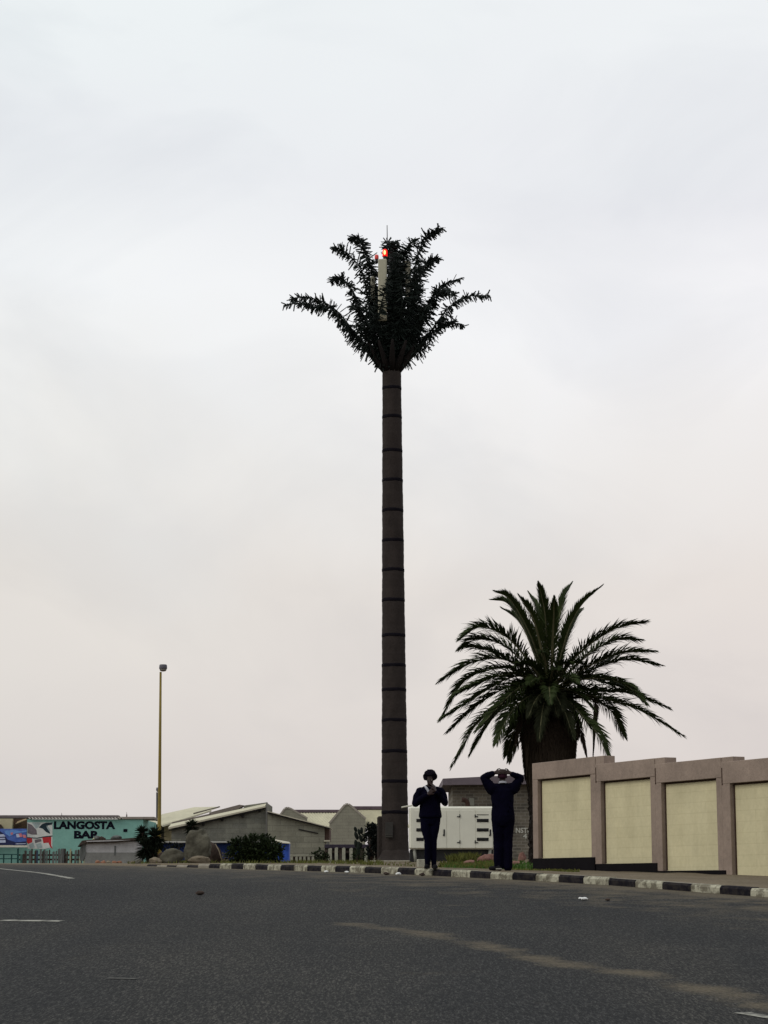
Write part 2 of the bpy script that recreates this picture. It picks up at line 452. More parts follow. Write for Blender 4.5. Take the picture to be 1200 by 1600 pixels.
# bays: plan position by photo columns on a straight line, heights per bay
WA, WB = Vector((3.32, 47.0, 0)), Vector((6.40, 40.0, 0))
WD = (WB - WA).normalized(); WN = Vector((-WD.y, WD.x, 0));
if WN.x > 0: WN = -WN          # outward normal, towards the road
def wall_at(px):
    """point of the wall line seen in photo column px"""
    u = (px - 600) / F
    # at() keeps x = u * depth along the axis; solve on the line
    lo, hi = -5.0, 30.0
    for _ in range(60):
        mid = (lo + hi) / 2; p = WA + WD * mid
        if at(px, 1340, p.y).x > p.x: lo = mid
        else: hi = mid
    return WA + WD * lo
def zat(py, p): return at(600, py, p.y).z
def seg_box(mb, p, q, z0, z1, out, thick, m=0, ch=.006):
    """upright slab from plan point p to q, from z0 to z1, front face standing 'out' in front of the wall line"""
    out -= .1      # the line measured on the photograph is the front of the piers
    c = (p + q) / 2 + WN * (out - thick / 2); c.z = (z0 + z1) / 2
    ang = math.atan2(WD.y, WD.x)
    mb.box(c, ((q - p).length, thick, z1 - z0), ang, m, ch)
# photo columns: pier left edges / right edges and the panel limits; rows measured on the photograph
bays = [ # pier L, pier R (=panel L), panel R, coping right end, top row at L, lower coping row at panel L, panel foot row, plinth foot row, plinth end column
    (833, 841, 924, 945, 1193, 1218, 1341.5, 1357, 930),
    (932, 940, 1018, 1041, 1194.5, 1221, 1350, 1364, 1027),
    (1025.5, 1035, 1121.5, 1148, 1194, 1223, 1361, 1369, 1134),
    (1130, 1143, 1232, 1262, 1191, 1224, 1373, 1380, 1250),
    (1247, 1262, 1362, 1394, 1190, 1226, 1386, 1392, 1384),
    (1378, 1394, 1510, 1546, 1190, 1229, 1400, 1408, 1536),
]
for i, (a, b_, c, d, rt, rc, rf, rp, pe) in enumerate(bays):
    A, B, Cc, D, E = wall_at(a), wall_at(b_), wall_at(c), wall_at(d), wall_at(pe)
    zt, zc, zf = zat(rt, A), zat(rc, B), zat(rf, B)
    znext = zat(bays[i + 1][6], wall_at(bays[i + 1][1])) if i + 1 < len(bays) else zf - .1
    g = min(zg(A.x, A.y), zg(D.x, D.y)) - .3
    nxt = wall_at(bays[i + 1][0]) if i + 1 < len(bays) else D
    cb = MB(); seg_box(cb, A, nxt if i + 1 < len(bays) else D, zc, zt, .10, .30); 
    # the coping runs on behind the lower coping of the next bay
    if i + 1 < len(bays): seg_box(cb, nxt, D, zc + .02, zt, .085, .27)
    cb.build('coping', M_pink, wall)
    pb = MB(); seg_box(pb, A, B, (zf if i == 0 else zf + .0), zc + .001, .097, .26); pb.build('pier', M_pink, wall)
    jb = MB(); seg_box(jb, B - WD * .01, Cc + WD * .01, zc - .035, zc + .01, .012, .1, 0, 0); jb.build('gap_shade', M_shade_crack, wall)  # dark strip painting the recess shadow along the panel top
    jb = MB(); seg_box(jb, B - WD * .01, B + WD * .035, zf + .02, zc - .036, .012, .1, 0, 0); jb.build('gap_shade', M_shade_crack, wall)  # the same painted recess shadow down the left edge of the panel
    if i:
        kq = MB(); seg_box(kq, A + WD * .02, A + WD * .05, zc - .02, zc + .30, .1035, .1, 0, 0); kq.build('coping_crack', M_shade_crack, wall)
    pl = MB(); seg_box(pl, B - WD * .02, (Cc if i + 1 < len(bays) else D) + WD * .05, zf, zc + .02, 0.0, .14); pl.build('panel', M_cream, wall)
    rb = MB(); seg_box(rb, Cc, nxt, znext if i + 1 < len(bays) else zf, zc + .0, .0945, .25); rb.build('pier', M_pink, wall)
    gb = MB(); seg_box(gb, A, E, g, zf, .115, .34); gb.build('plinth', M_plinth, wall)

# ------------------------------------------------------------------ mobile phone mast dressed as a palm tree
YT = 70.0
M_trunk = mat('mast_bark', (.028, .0222, .0200), .35, 3, .9, .7, 14, stretch=(1, 1, .35))
M_band = mat('mast_band', (.0065, .0055, .008), .3, 6, .9, spec=.05)
M_frond = mat('mast_frond_plastic', (.0075, .012, .0095), .5, 2, .65, spec=.15)
M_ant = mat('antenna_grp', (.36, .34, .25), .08, 3, .5)
M_metal = mat('dark_steel', (.010, .010, .012), .3, 6, .7)
def lampmat(name, col, e):
    m, nt, b = newmat(name); b.inputs['Base Color'].default_value = (*col, 1)
    b.inputs['Emission Color'].default_value = (*col, 1); b.inputs['Emission Strength'].default_value = e
    return m
M_red = lampmat('beacon_red_glass', (.9, .012, .008), 1.1)
M_red2 = lampmat('beacon_red_dim', (.55, .05, .04), .15)
M_hot = lampmat('beacon_lamp', (1.0, .25, .08), 6.0)
tb, tt = at(617.5, 1345, YT), at(612, 578, YT)
tb.z = zg(tb.x, YT) - .05
tower = empty('cell_tower', tb, 'tall cell phone mast disguised as a palm tree with a red beacon', 'cell tower')
def rad_px(wpx): return wpx / 2 / F * YT * 1.012
mb = MB()
rings = []
NT = 28
for k in range(241):
    t = k / 240; c = tb.lerp(tt, t); r = rad_px(41.5 + (29.5 - 41.5) * t)
    r *= 1 + .012 * math.sin(k * 2.1) * (k % 2)
    rings.append([c + Vector((math.cos(2 * math.pi * j / NT), math.sin(2 * math.pi * j / NT), 0)) * r * (1 + .010 * math.sin(j * 5 + k * .3)) for j in range(NT)])
mb.loft(rings); trunk = mb.build('trunk', M_trunk, tower)
# bark collars at the joints
for py in (607, 652, 705, 751, 798, 845, 891, 938, 993, 1040, 1078, 1125.5, 1174, 1221, 1269):
    z = at(612, py, YT).z; t = (z - tb.z) / (tt.z - tb.z); c = tb.lerp(tt, t); r = rad_px(41.5 - 12 * t)
    b_ = MB()
    b_.loft([[c + Vector((0, 0, dz)) + Vector((math.cos(2 * math.pi * j / 28), math.sin(2 * math.pi * j / 28), .012 * math.sin(j * .7 + py) )) * (r + e) * (1 if dz else 1) for j in range(28)] for dz, e in ((-.06, .003), (-.04, .009), (.02, .010), (.05, .003))])
    b_.build('bark_collar', M_band, tower)
fl = MB()
fl.loft([[Vector((tb.x, tb.y, 0)) + Vector((math.cos(2 * math.pi * j / 24) * r, math.sin(2 * math.pi * j / 24) * r, zz)) for j in range(24)] for r, zz in ((.66, tb.z - .1), (.66, tb.z + .09), (.60, tb.z + .12), (.47, tb.z + .34), (.43, tb.z + .5))])
fl.build('base_flange', M_trunk, tower)
fb = MB(); c = at(594.5, 1300, YT + .05); c.z = 0
z0, z1 = zg(tb.x, YT), at(594, 1275, YT - .25).z
fb.box((c.x, c.y, (z0 + z1) / 2), (.22, .3, z1 - z0), 0, 0, .05); fb.build('cable_cover', M_trunk, tower)
# notice plate on the trunk
np_ = MB(); p = at(608, 1297, YT - .47)
np_.box((p.x, p.y, p.z), (.26, .02, .50), R(-16), 0, .006)
npl = np_.build('notice_plate', mat('plate_green_grey', (.0165, .0145, .0125), .2, 6, .6), tower)
for dz in (-.14, -.21):
    ln = MB(); ln.box((p.x - .01, p.y - .022, p.z + dz), (.22, .012, .022), R(-16)); ln.build('faded_line', mat('plate_pale', (.05, .048, .04), .2, 9, .8), npl)

# frond sockets: a flared cone of stiff ribs at the top
cone = MB()
rc = rad_px(29.5)
rings = []
for k in range(9):
    t = k / 8; r = rc + .10 * t ** 1.2; z = tt.z - .03 + .22 * t
    rings.append([Vector((tt.x, tt.y, z)) + Vector((math.cos(2 * math.pi * j / 20), math.sin(2 * math.pi * j / 20), 0)) * r * (1 + .06 * (j % 2)) for j in range(20)])
cone.loft(rings)
for i in range(11):
    a = 2 * math.pi * (i + .3) / 11; o = Vector((math.cos(a), math.sin(a), 0)); c0 = Vector((tt.x, tt.y, tt.z))
    cone.tube([c0 + o * (rc - .10) + Vector((0, 0, -.05)), c0 + o * (rc + .16) + Vector((0, 0, .26)), c0 + o * (rc + .36) + Vector((0, 0, .55)), c0 + o * (rc + .55) + Vector((0, 0, .85))], [.12, .11, .08, .04], 6)
cone.build('crown_collar', mat('frond_socket', (.012, .0095, .009), .4, 4, .9), tower)
mastb = MB(); mastb.tube([tt + Vector((0, 0, .8)), tt + Vector((.03, 0, 4.2))], [.17, .13], 14); mastb.build('inner_mast', M_metal, tower)

def zt_(x, y): return (430 + x / 3.4286, 340 + y / 3.4286)
def frond(parent, pts, dY, YC, seed, paddle, wid, step, mat_, name='frond', hang=.45, rad=.05, start=.12):
    """stiff artificial frond: a curved rib set with strap leaflets"""
    r_ = random.Random(seed)
    P = []
    for i, (x, y) in enumerate(pts):
        t = i / (len(pts) - 1); px, py = zt_(x, y)
        P.append(at(px, py, YC + dY * t ** 1.15))
    S = spline(P, 50); Lr = sum((b - a).length for a, b in zip(S, S[1:]))
    mb = MB()
    mb.tube(S, [rad * (.55 - .45 * i / 49) + .085 * max(0, 1 - i / 16) + .008 for i in range(50)], 6, up=(0, 1, 0))
    N = int(Lr / step)
    for i in range(N):
        t = start + (1 - start) * (i + r_.random()) / N
        k = min(48, int(t * 49)); p = S[k].lerp(S[k + 1], t * 49 - k); d = (S[k + 1] - S[k]).normalized()
        side = d.cross(Vector((0, 0, 1)));
        if side.length < .15: side = d.cross(Vector((0, 1, 0)))
        side.normalize(); up = side.cross(d)
        for q in range(3 if t < .55 else (3 if t < .85 else 2)):
            ang = r_.choice((0, math.pi)) + r_.gauss(0, .65) if r_.random() < .8 else r_.uniform(0, 6.28)
            rad_d = side * math.cos(ang) + up * math.sin(ang)
            dirn = (rad_d + d * r_.uniform(.05, .8) - Vector((0, 0, 1)) * (hang + 1.5 * max(0, .75 - t)) * r_.uniform(.1, 1.6)).normalized()
            l = paddle * r_.uniform(.5, 1.25) * (1.5 - .85 * t)
            wv = dirn.cross(Vector((r_.gauss(0, 1), r_.gauss(0, 1), r_.gauss(0, 1)))).normalized() * wid * r_.uniform(.35, .6)
            th = dirn.cross(wv).normalized() * .006
            e = p + dirn * l; m1 = p + dirn * l * .35
            vs = [p - wv * .4 - th, p + wv * .4 - th, m1 + wv - th, e + wv * .75 - th, e - wv * .75 - th, m1 - wv - th]
            vs += [v + th * 2 for v in vs]
            mb.add(vs, [(5, 4, 3, 2, 1, 0), (6, 7, 8, 9, 10, 11), (0, 1, 7, 6), (1, 2, 8, 7), (2, 3, 9, 8), (3, 4, 10, 9), (4, 5, 11, 10), (5, 0, 6, 11)])
    return mb.build(name, mat_, parent)
TF0 = [ # control points in the enlarged view of the crown, depth offset of the tip
 ([(570, 800), (500, 720), (420, 610), (335, 505), (250, 448), (150, 425), (85, 437)], .6),
 ([(560, 790), (480, 690), (400, 590), (300, 490), (220, 470), (140, 458), (45, 470)], -.7),
 ([(590, 790), (520, 640), (470, 520), (430, 420), (380, 345), (345, 322), (302, 345)], .9),
 ([(590, 780), (520, 600), (500, 450), (465, 290), (400, 205), (350, 170), (312, 158)], -.4),
 ([(600, 780), (560, 600), (530, 380), (505, 240), (470, 150), (440, 108), (402, 118)], 1.0),
 ([(625, 780), (620, 560), (640, 330), (650, 220), (640, 128)], .5),
 ([(620, 780), (610, 560), (612, 330), (605, 200), (600, 125)], .9),
 ([(640, 790), (650, 520), (680, 270), (700, 170), (748, 112)], .5),
 ([(650, 780), (700, 560), (735, 340), (765, 200), (800, 110), (850, 75), (890, 55)], -.4),
 ([(650, 780), (720, 560), (745, 420), (790, 280), (830, 235), (875, 215)], 1.2),
 ([(660, 790), (740, 630), (800, 500), (850, 410), (910, 355), (990, 325)], .5),
 ([(660, 790), (740, 650), (810, 510), (860, 425), (910, 392), (965, 412)], -1.1),
 ([(670, 805), (760, 700), (840, 600), (910, 505), (985, 440), (1060, 418), (1152, 418)], -.3),
 ([(670, 800), (760, 710), (830, 630), (890, 575), (945, 560), (1010, 582)], .9),
 ([(600, 800), (560, 700), (535, 600), (560, 500), (585, 400), (600, 350)], -1.5),
 ([(640, 800), (650, 700), (670, 560), (680, 420), (660, 260), (650, 190)], -1.5),
 ([(650, 800), (700, 700), (720, 560), (740, 430), (750, 330), (770, 260)], -1.2),
 ([(600, 800), (540, 700), (500, 600), (470, 520), (440, 480), (415, 470)], -1.3),
 ([(610, 800), (600, 700), (580, 600), (560, 520), (520, 430), (505, 300)], .8),
 ([(660, 800), (690, 700), (720, 640), (760, 560), (790, 500), (810, 470)], -1.0),
 ([(620, 800), (625, 700), (630, 600), (640, 480), (650, 380), (640, 300)], -.9),
 ([(590, 800), (540, 720), (500, 660), (470, 600), (445, 570)], -.9),
 ([(620, 800), (640, 640), (660, 480), (690, 330), (700, 240)], 1.4),
 ([(655, 800), (720, 700), (750, 560), (760, 450), (770, 370)], .9),
]
TF = TF0 + [
 ([(640, 800), (645, 650), (660, 480), (640, 330), (632, 180), (625, 130)], -.5),
 ([(600, 800), (570, 680), (550, 560), (530, 450), (520, 330), (515, 240)], .4),
 ([(640, 800), (670, 700), (740, 600), (790, 520), (830, 440)], .3),
 ([(630, 800), (630, 640), (615, 480), (625, 350), (650, 270)], -1.0),
]
for i, (pts, dY) in enumerate(TF):
    frond(tower, pts, dY, YT, 100 + i, .32, .050, .044, M_frond, start=.17 if i < 14 else .09)
# panel antennas, beacons, lightning rod
def ant(px0, px1, py0, py1, dY, rz):
    a, b_ = at(px0, py0, YT + dY), at(px1, py1, YT + dY)
    m_ = MB(); c = (a + b_) / 2
    m_.box((c.x, c.y, c.z), (abs(b_.x - a.x), .14, abs(a.z - b_.z)), rz, 0, .03)
    o = m_.build('panel_antenna', M_ant, tower)
    for dz in (-.5, .5):
        k = MB(); k.box((c.x * .75 + tt.x * .25, c.y * .5 + tt.y * .5, c.z + dz), (.06, abs(c.y - tt.y) * 1.0 + .1, .06), 0); k.build('antenna_bracket', M_metal, o)
ant(591, 604.5, 405, 501, -.62, R(-6)); ant(633, 642, 408, 470, .25, R(38)); ant(579.5, 585, 432, 472, .2, R(-40))
def beacon(px, py, w_, h_, dY, core):
    c = at(px, py, YT + dY); rw, rh = w_ / 2 / F * YT, h_ / 2 / F * YT
    m_ = MB()
    m_.loft([[c + Vector((math.cos(2 * math.pi * j / 14) * r, math.sin(2 * math.pi * j / 14) * r, z)) for j in range(14)] for r, z in ((rw * .9, -rh), (rw, -rh * .8), (rw, rh * .4), (rw * .8, rh * .8), (rw * .3, rh))])
    o = m_.build('warning_beacon', M_red if core else M_red2, tower)
    if core:
        q = MB(); q.ball(c + Vector((-.01, -rw * .96, -.01)), (rw * .42, rw * .3, rh * .62), 10, 8); q.build('lamp', M_hot, o)
    s_ = MB(); s_.tube([c + Vector((0, 0, -rh - .14)), c + Vector((0, 0, -rh + .005))], [rw * .75, rw * .75], 10); s_.build('beacon_stand', M_metal, o)
beacon(601.5, 395, 8, 12, -.5, True); beacon(588.5, 401.5, 6.5, 8, .1, False)
lr = MB(); lr.tube([at(605.5, 400, YT), at(604.8, 352, YT)], [.022, .014], 6); lr.build('lightning_rod', M_metal, tower)
slab = MB(); slab.box((tb.x + .05, YT - .3, zg(tb.x, YT) - .02), (1.75, 1.7, .14), 0, 0, .012)
tag(slab.build('concrete_slab', mat('pale_concrete', (.27, .25, .20), .25, 3, .9, .3)), 'low pale concrete slab under the foot of the tall mast', 'slab')

# ------------------------------------------------------------------ date palm behind the wall
YP = 55.0
M_palm = mat('palm_leaf', (.021, .031, .008), .5, .9, .65, spec=.10, col2=(.034, .050, .013))
M_dry = mat('drying_palm_leaf', (.013, .0155, .006), .5, 1.5, .8)
M_dead = mat('dead_palm_leaf', (.026, .019, .013), .5, 2, .9)
M_rach = mat('palm_midrib', (.085, .080, .038), .3, 4, .7)
M_ptrunk = mat('palm_bark', (.010, .0075, .006), .45, 5, .95, .9, 12)
def zp(x, y): return (670 + x / 3.0, 900 + y / 3.0)
crown = at(857, 1092, YP)
palm = empty('palm_tree', (crown.x, YP, zg(crown.x, YP)), 'date palm with arching green fronds rising behind the cream wall', 'palm tree')
tr = MB(); rings = []
zb, zc = zg(crown.x, YP) - .1, crown.z + .1
NR, NA = 60, 40
for k in range(NR):
    t = k / (NR - 1); z = zb + (zc - zb) * t
    ra = lin([(0, .50), (.3, .48), (.5, .52), (.62, .56), (.8, .50), (.9, .40), (1, .16)], t)
    c = Vector((lin([(0, 4.22), (.5, 4.25), (1, crown.x)], t), YP, z))
    rings.append([c + Vector((math.cos(a), math.sin(a), 0)) * ra * (1 + .07 * ((k + j * 3) % 5 == 0) + rnd.uniform(-.045, .045)) for j in range(NA) for a in [2 * math.pi * (j + .5 * (k % 2)) / NA]])
tr.loft(rings, smooth=False)
# cut leaf bases standing out of the trunk
for k in range(220):
    t = rnd.uniform(.45, .93); a = rnd.uniform(0, 2 * math.pi)
    ra = lin([(.45, .51), (.62, .55), (.8, .49), (.93, .36)], t); z = zb + (zc - zb) * t
    o = Vector((math.cos(a), math.sin(a), 0)); c = Vector((crown.x, YP, z)) + o * (ra - .03)
    tr.tube([c, c + o * .05 + Vector((0, 0, .12)), c + o * .08 + Vector((0, 0, .26 + rnd.random() * .12))], [.055, .045, .02], 5, flat=.5, mat=1)
ptr = tr.build('trunk', [M_ptrunk, M_dead], palm)

def palm_frond(P, seed, l=.44, ang=36, name='frond', m=None, dens=.023, droop=.35, twist=0.0, mrach=None, vee=.35):
    r_ = random.Random(seed)
    S = spline(P, 60); Lr = sum((b - a).length for a, b in zip(S, S[1:]))
    mb = MB()
    mb.tube(S, [.038 * (1 - i / 62) + .006 for i in range(60)], 5, mat=1, flat=.6)
    N = int(Lr / dens)
    for i in range(N):
        t = .10 + .90 * (i + .5) / N
        k = min(58, int(t * 59)); p = S[k].lerp(S[k + 1], t * 59 - k); d = (S[k + 1] - S[k]).normalized()
        ref = Vector((math.sin(twist), 0, 1)) if abs(d.z) < .93 else Vector((0, -1, .2))
        side = d.cross(ref).normalized(); up = side.cross(d).normalized()
        prof = lin([(0.1, .25), (.22, .75), (.40, 1.0), (.72, .92), (.9, .62), (1, .35)], t) * l
        aa = R(lin([(0.1, ang + 28), (.5, ang + 4), (1, ang - 18)], t))
        for sgn in (-1, 1):
            ll = prof * r_.uniform(.90, 1.07); v = vee + r_.gauss(0, .33)
            dirn = (d * math.cos(aa + r_.gauss(0, .07)) + (side * sgn * math.cos(v) + up * math.sin(v)) * math.sin(aa)).normalized()
            tip_d = (dirn - Vector((0, 0, 1)) * droop * r_.uniform(.4, 1.3)).normalized()
            m1 = p + dirn * ll * .5; e = m1 + tip_d * ll * .5
            wv = dirn.cross(up); wv = (wv.normalized() * .6 + up * sgn * .4).normalized() * .018
            mb.add([p - wv * .5, p + wv * .5, m1 + wv, e, m1 - wv], [(0, 1, 2, 4), (4, 2, 3)], 0)
    return mb.build(name, [m or M_palm, mrach or M_rach], palm)
PF = [ # control points in the enlarged view of the palm crown
 [(545, 480), (490, 310), (430, 185), (375, 105), (315, 74)], [(535, 480), (480, 330), (425, 200), (365, 125), (300, 112)],
 [(560, 480), (552, 300), (545, 180), (530, 100), (516, 40)], [(575, 480), (590, 300), (612, 190), (635, 100), (668, 38)],
 [(590, 490), (630, 330), (670, 215), (725, 125), (805, 52)], [(560, 470), (540, 280), (515, 170), (470, 82)],
 [(550, 480), (520, 310), (480, 180), (425, 96)], [(545, 480), (480, 320), (420, 210), (345, 152)],
 [(575, 470), (580, 300), (585, 190), (588, 105)], [(590, 480), (640, 320), (690, 200), (722, 155)],
 [(530, 500), (430, 350), (340, 270), (240, 240), (150, 290)], [(530, 510), (440, 400), (340, 320), (230, 295), (152, 340)],
 [(525, 520), (420, 420), (300, 385), (170, 420), (55, 492)], [(525, 530), (410, 440), (280, 440), (160, 500), (60, 665)],
 [(525, 530), (430, 470), (330, 500), (200, 580), (62, 668)], [(525, 540), (440, 500), (330, 540), (210, 620), (95, 727)],
 [(530, 540), (440, 520), (340, 600), (220, 700), (112, 888)], [(535, 550), (450, 530), (370, 600), (290, 680), (198, 832)],
 [(540, 560), (480, 560), (410, 610), (360, 680), (318, 780)], [(540, 560), (500, 580), (450, 640), (400, 730), (365, 840)],
 [(600, 500), (680, 390), (770, 310), (880, 245), (1010, 216)], [(600, 510), (690, 420), (780, 345), (880, 298), (985, 300)],
 [(605, 520), (700, 450), (810, 395), (920, 358), (1050, 354)], [(605, 530), (700, 470), (800, 425), (930, 392), (1080, 418)],
 [(605, 530), (700, 490), (800, 480), (920, 510), (1012, 595)], [(605, 540), (700, 530), (800, 540), (940, 550), (1120, 618)],
 [(605, 550), (700, 550), (840, 580), (990, 630), (1185, 745)], [(605, 550), (690, 560), (790, 590), (860, 640), (912, 748)],
 [(600, 560), (670, 600), (730, 670), (790, 740), (850, 872)], [(540, 500), (420, 420), (330, 370), (250, 340), (190, 330)],
 [(530, 520), (430, 460), (320, 470), (220, 510), (120, 560)], [(600, 520), (700, 470), (820, 500), (900, 520), (1000, 560)],
 [(540, 540), (470, 510), (400, 540), (320, 620), (230, 720)],
]
SC = F / YP
for i, pts in enumerate(PF):
    lp = sum(math.dist(a, b) for a, b in zip(pts, pts[1:])) / 3.0 / SC
    ext = math.sqrt(max(.15, 3.3 ** 2 - lp ** 2)) * .55 * (1 if i % 2 else -1)
    P = [at(*zp(x, y), YP + ext * (k / (len(pts) - 1))) for k, (x, y) in enumerate(pts)]
    upness = 1 if i < 10 else 0
    palm_frond(P, 300 + i, .42 if upness else .58, 23 if upness else 38, droop=.12 if upness else .40, vee=.6 if upness else .25)
# fronds towards and away from the viewer fill the heart of the crown
for i in range(34):
    a = 2 * math.pi * i / 34 + rnd.uniform(-.1, .1)
    d = Vector((math.cos(a) * .5, math.sin(a), 0)); e = (.1, .6, -.25, 1.1, .3, .9, .0)[i % 7]
    Lf = rnd.uniform(1.7, 2.5) * (.7 if e < .2 and d.y < 0 else 1); P = []
    for k in range(5):
        t = k / 4
        P.append(crown + Vector((0, 0, .15)) + d * (Lf * t * math.cos(e * .8) * (1 if e > 0 else .8) + (.25 if e < 0 else 0) * min(1, t * 3)) + Vector((0, 0, Lf * (math.sin(e) * t - .5 * t * t))))
    palm_frond(P, 400 + i, .42, 36, droop=.4, m=M_palm if e > .2 else M_dry)
# dead fronds hanging against the trunk
for i, pts in enumerate([[(490, 600), (468, 680), (460, 780), (458, 930)], [(500, 600), (478, 700), (470, 820), (472, 960)], [(660, 600), (690, 660), (720, 760), (740, 845)],
                         [(640, 590), (700, 570), (775, 590), (777, 700), (770, 842)], [(480, 600), (440, 640), (420, 720), (405, 790)], [(655, 600), (680, 640), (695, 700), (700, 760)]]):
    P = [at(*zp(x, y), YP - (.5 if i < 2 else .2) * (k / 3)) for k, (x, y) in enumerate(pts)]
    palm_frond(P, 500 + i, .26, 22, 'dead_frond', M_dead, .045, .5, mrach=M_dead)
for i in range(26):
    a = -math.pi * 1.12 + math.pi * 1.24 * i / 25; o = Vector((math.cos(a), math.sin(a), 0))
    c = Vector((crown.x, YP, crown.z - rnd.uniform(.3, .6)))
    P = [c + o * .3, c + o * .56 + Vector((0, 0, -.3)), c + o * .62 + Vector((0, 0, -1.0)), c + o * .60 + Vector((rnd.uniform(-.1, .1), 0, -rnd.uniform(1.5, 2.3)))]
    palm_frond(P, 520 + i, .30, 20, 'dead_frond', M_dead, .04, .4, mrach=M_dead)
# ------------------------------------------------------------------ generator
YG = 66.0
M_gen = mat('generator_cream_paint', (.60, .59, .50), .04, 1.2, .5)
M_black = mat('black_rubber', (.010, .010, .011), .3, 8, .6)
M_dkbase_shade = mat('dark_paint_and_undershade', (.016, .016, .016), .3, 5, .7)  # dark paint; on the base box it also stands for shadow
def gp(px, py, d=0.0): return at(px, py, YG - d)
gl, gr = gp(639.5, 1327), gp(771.5, 1260)
gen = empty('generator', ((gl.x + gr.x) / 2, YG + .5, zg(gl.x + 1, YG)), 'cream generator cabinet with black louvres standing beside the mast', 'generator')
mb = MB(); mb.box(((gl.x + gr.x) / 2, YG + .55, (gl.z + gr.z) / 2), (gr.x - gl.x, 1.1, gr.z - gl.z), 0, 0, .055)
canopy = mb.build('cabinet', M_gen, gen)
def gbox(name, x0, x1, y0, y1, out, thick, m, parent, ch=.004, hide=0.0):
    a, b_ = gp(x0, y1), gp(x1, y0); q = MB()
    q.box(((a.x + b_.x) / 2, YG - out + thick / 2, (a.z + b_.z) / 2), (b_.x - a.x, thick, b_.z - a.z), 0, 0, ch)
    return q.build(name, m, parent)
d1 = gbox('door', 664, 697.5, 1266, 1325, .012, .03, M_gen, gen); d2 = gbox('door', 698.5, 718, 1266, 1325, .012, .03, M_gen, gen)
d3 = gbox('door', 743.5, 768.5, 1266, 1325, .012, .03, M_gen, gen); gbox('panel', 719, 742.5, 1266, 1325, .009, .03, M_gen, gen); d0 = gbox('door', 644, 663, 1266, 1325, .012, .03, M_gen, gen)
for x0, x1, dd in ((650.5, 662, d0), (745, 763.5, d3)):
    for yc in (1282, 1296.7, 1311.5):
        o = gbox('louvre', x0, x1, yc - 2.6, yc + 2.6, .020, .03, M_black, dd, .002)
        q = MB(); a, b_ = gp(x0, yc), gp(x1, yc)
        for k in (-.025, .0, .025): q.box(((a.x + b_.x) / 2, YG - .024, a.z + k), (b_.x - a.x - .02, .03, .006), 0, 0, 0, Matrix.Rotation(R(35), 3, 'X'))
        q.build('slat', M_dkbase_shade, o)
gbox('label_strip', 745, 763.5, 1272.6, 1273.8, .016, .02, M_dkbase_shade, d3, 0)
for x_, dd in ((716.5, d2), (744.5, d3)):
    for y_ in (1276, 1316.5):
        q = MB(); p = gp(x_, y_)
        q.box((p.x, YG - .02, p.z), (.10, .02, .03), 0, 0, .004); q.box((p.x + (.04 if x_ < 730 else -.04), YG - .022, p.z + .02), (.03, .02, .10), 0, 0, .004)
        q.build('hinge', M_black, dd)
for x_, dd in ((694, d1), (766.2, d3)):
    q = MB(); p = gp(x_, 1301); q.box((p.x, YG - .022, p.z), (.045, .03, .20), 0, 0, .01); q.box((p.x - .02, YG - .03, p.z - .08), (.04, .02, .05), 0, 0, .005); q.build('handle', M_black, dd)
q = MB(); zb = zg(gl.x + 1, YG) - .08
q.box(((gl.x + gr.x) / 2, YG + .62, (gl.z + zb) / 2 - .01), (gr.x - gl.x - .04, .9, gl.z - zb), 0, 0, .01); q.build('base_and_shade', M_dkbase_shade, gen)  # dark box for the base frame, also filling in the black shadow underneath
for x_ in (647.5, 766):
    q = MB(); a, b_ = gp(x_, 1327), gp(x_ + (2.5 if x_ < 700 else -2.5), 1345)
    q.tube([Vector((a.x, YG + .08, a.z)), Vector((b_.x, YG + .08, zb))], [.05, .05], 4); q.build('leg', mat('leg_grey_paint', (.2, .2, .17), .2, 4, .6), gen)
q = MB(); e = [gp(x, y, -.5) for x, y in ((731, 1262), (730.5, 1255), (728, 1251), (721.5, 1249.5))]
q.tube(spline(e, 12), [.075] * 12, 10); q.build('exhaust_pipe', mat('rusty_exhaust', (.030, .016, .012), .4, 8, .8), gen)
q = MB(); a = gp(641, 1264); q.box((a.x - .1, YG + .3, a.z + .09), (.35, .4, .035), 0, 0, .006, Matrix.Rotation(R(-10), 3, 'Y')); q.build('rain_flap', M_gen, gen)

# ------------------------------------------------------------------ brick plant room
M_stone = brickmat('grey_brown_brick', (.155, .135, .105), (.10, .09, .075), (.19, .175, .145), .30, .11, .014, .95, .6, 'X', .35)
M_fascia = mat('purple_grey_fascia', (.115, .092, .105), .15, 3, .7, .2)
YB = 75.0
bl, br_ = at(707, 1226, YB), at(905, 1226, YB)
bb = empty('brick_building', (bl.x, YB, zg(bl.x, YB)), 'flat roofed grey brick plant room standing behind the generator', 'building')
q = MB(); zb = zg(bl.x, YB) - .3
q.box(((bl.x + br_.x) / 2, YB + 2.5, (bl.z + zb) / 2 + .03), (br_.x - bl.x, 5, bl.z - zb + .06)); q.build('wall', M_stone, bb)
q = MB(); a, b_ = at(692, 1226.5, YB - .5), at(925, 1216.5, YB - .5)
q.prism([Vector((a.x, YB - .5, a.z)), Vector((b_.x, YB - .5, a.z + .05)), Vector((b_.x, YB - .5, b_.z + .25)), Vector((a.x, YB - .5, b_.z))], (0, 6, 0)); q.build('roof', M_fascia, bb)
q = MB(); a, b_ = at(733, 1259, YB), at(741, 1247, YB); q.box(((a.x + b_.x) / 2, YB - .01, (a.z + b_.z) / 2), (b_.x - a.x, .05, b_.z - a.z), 0, 0, .006); q.build('vent_cover', mat('vent_pale', (.20, .20, .165), .1, 4, .7), bb)
FONT = None
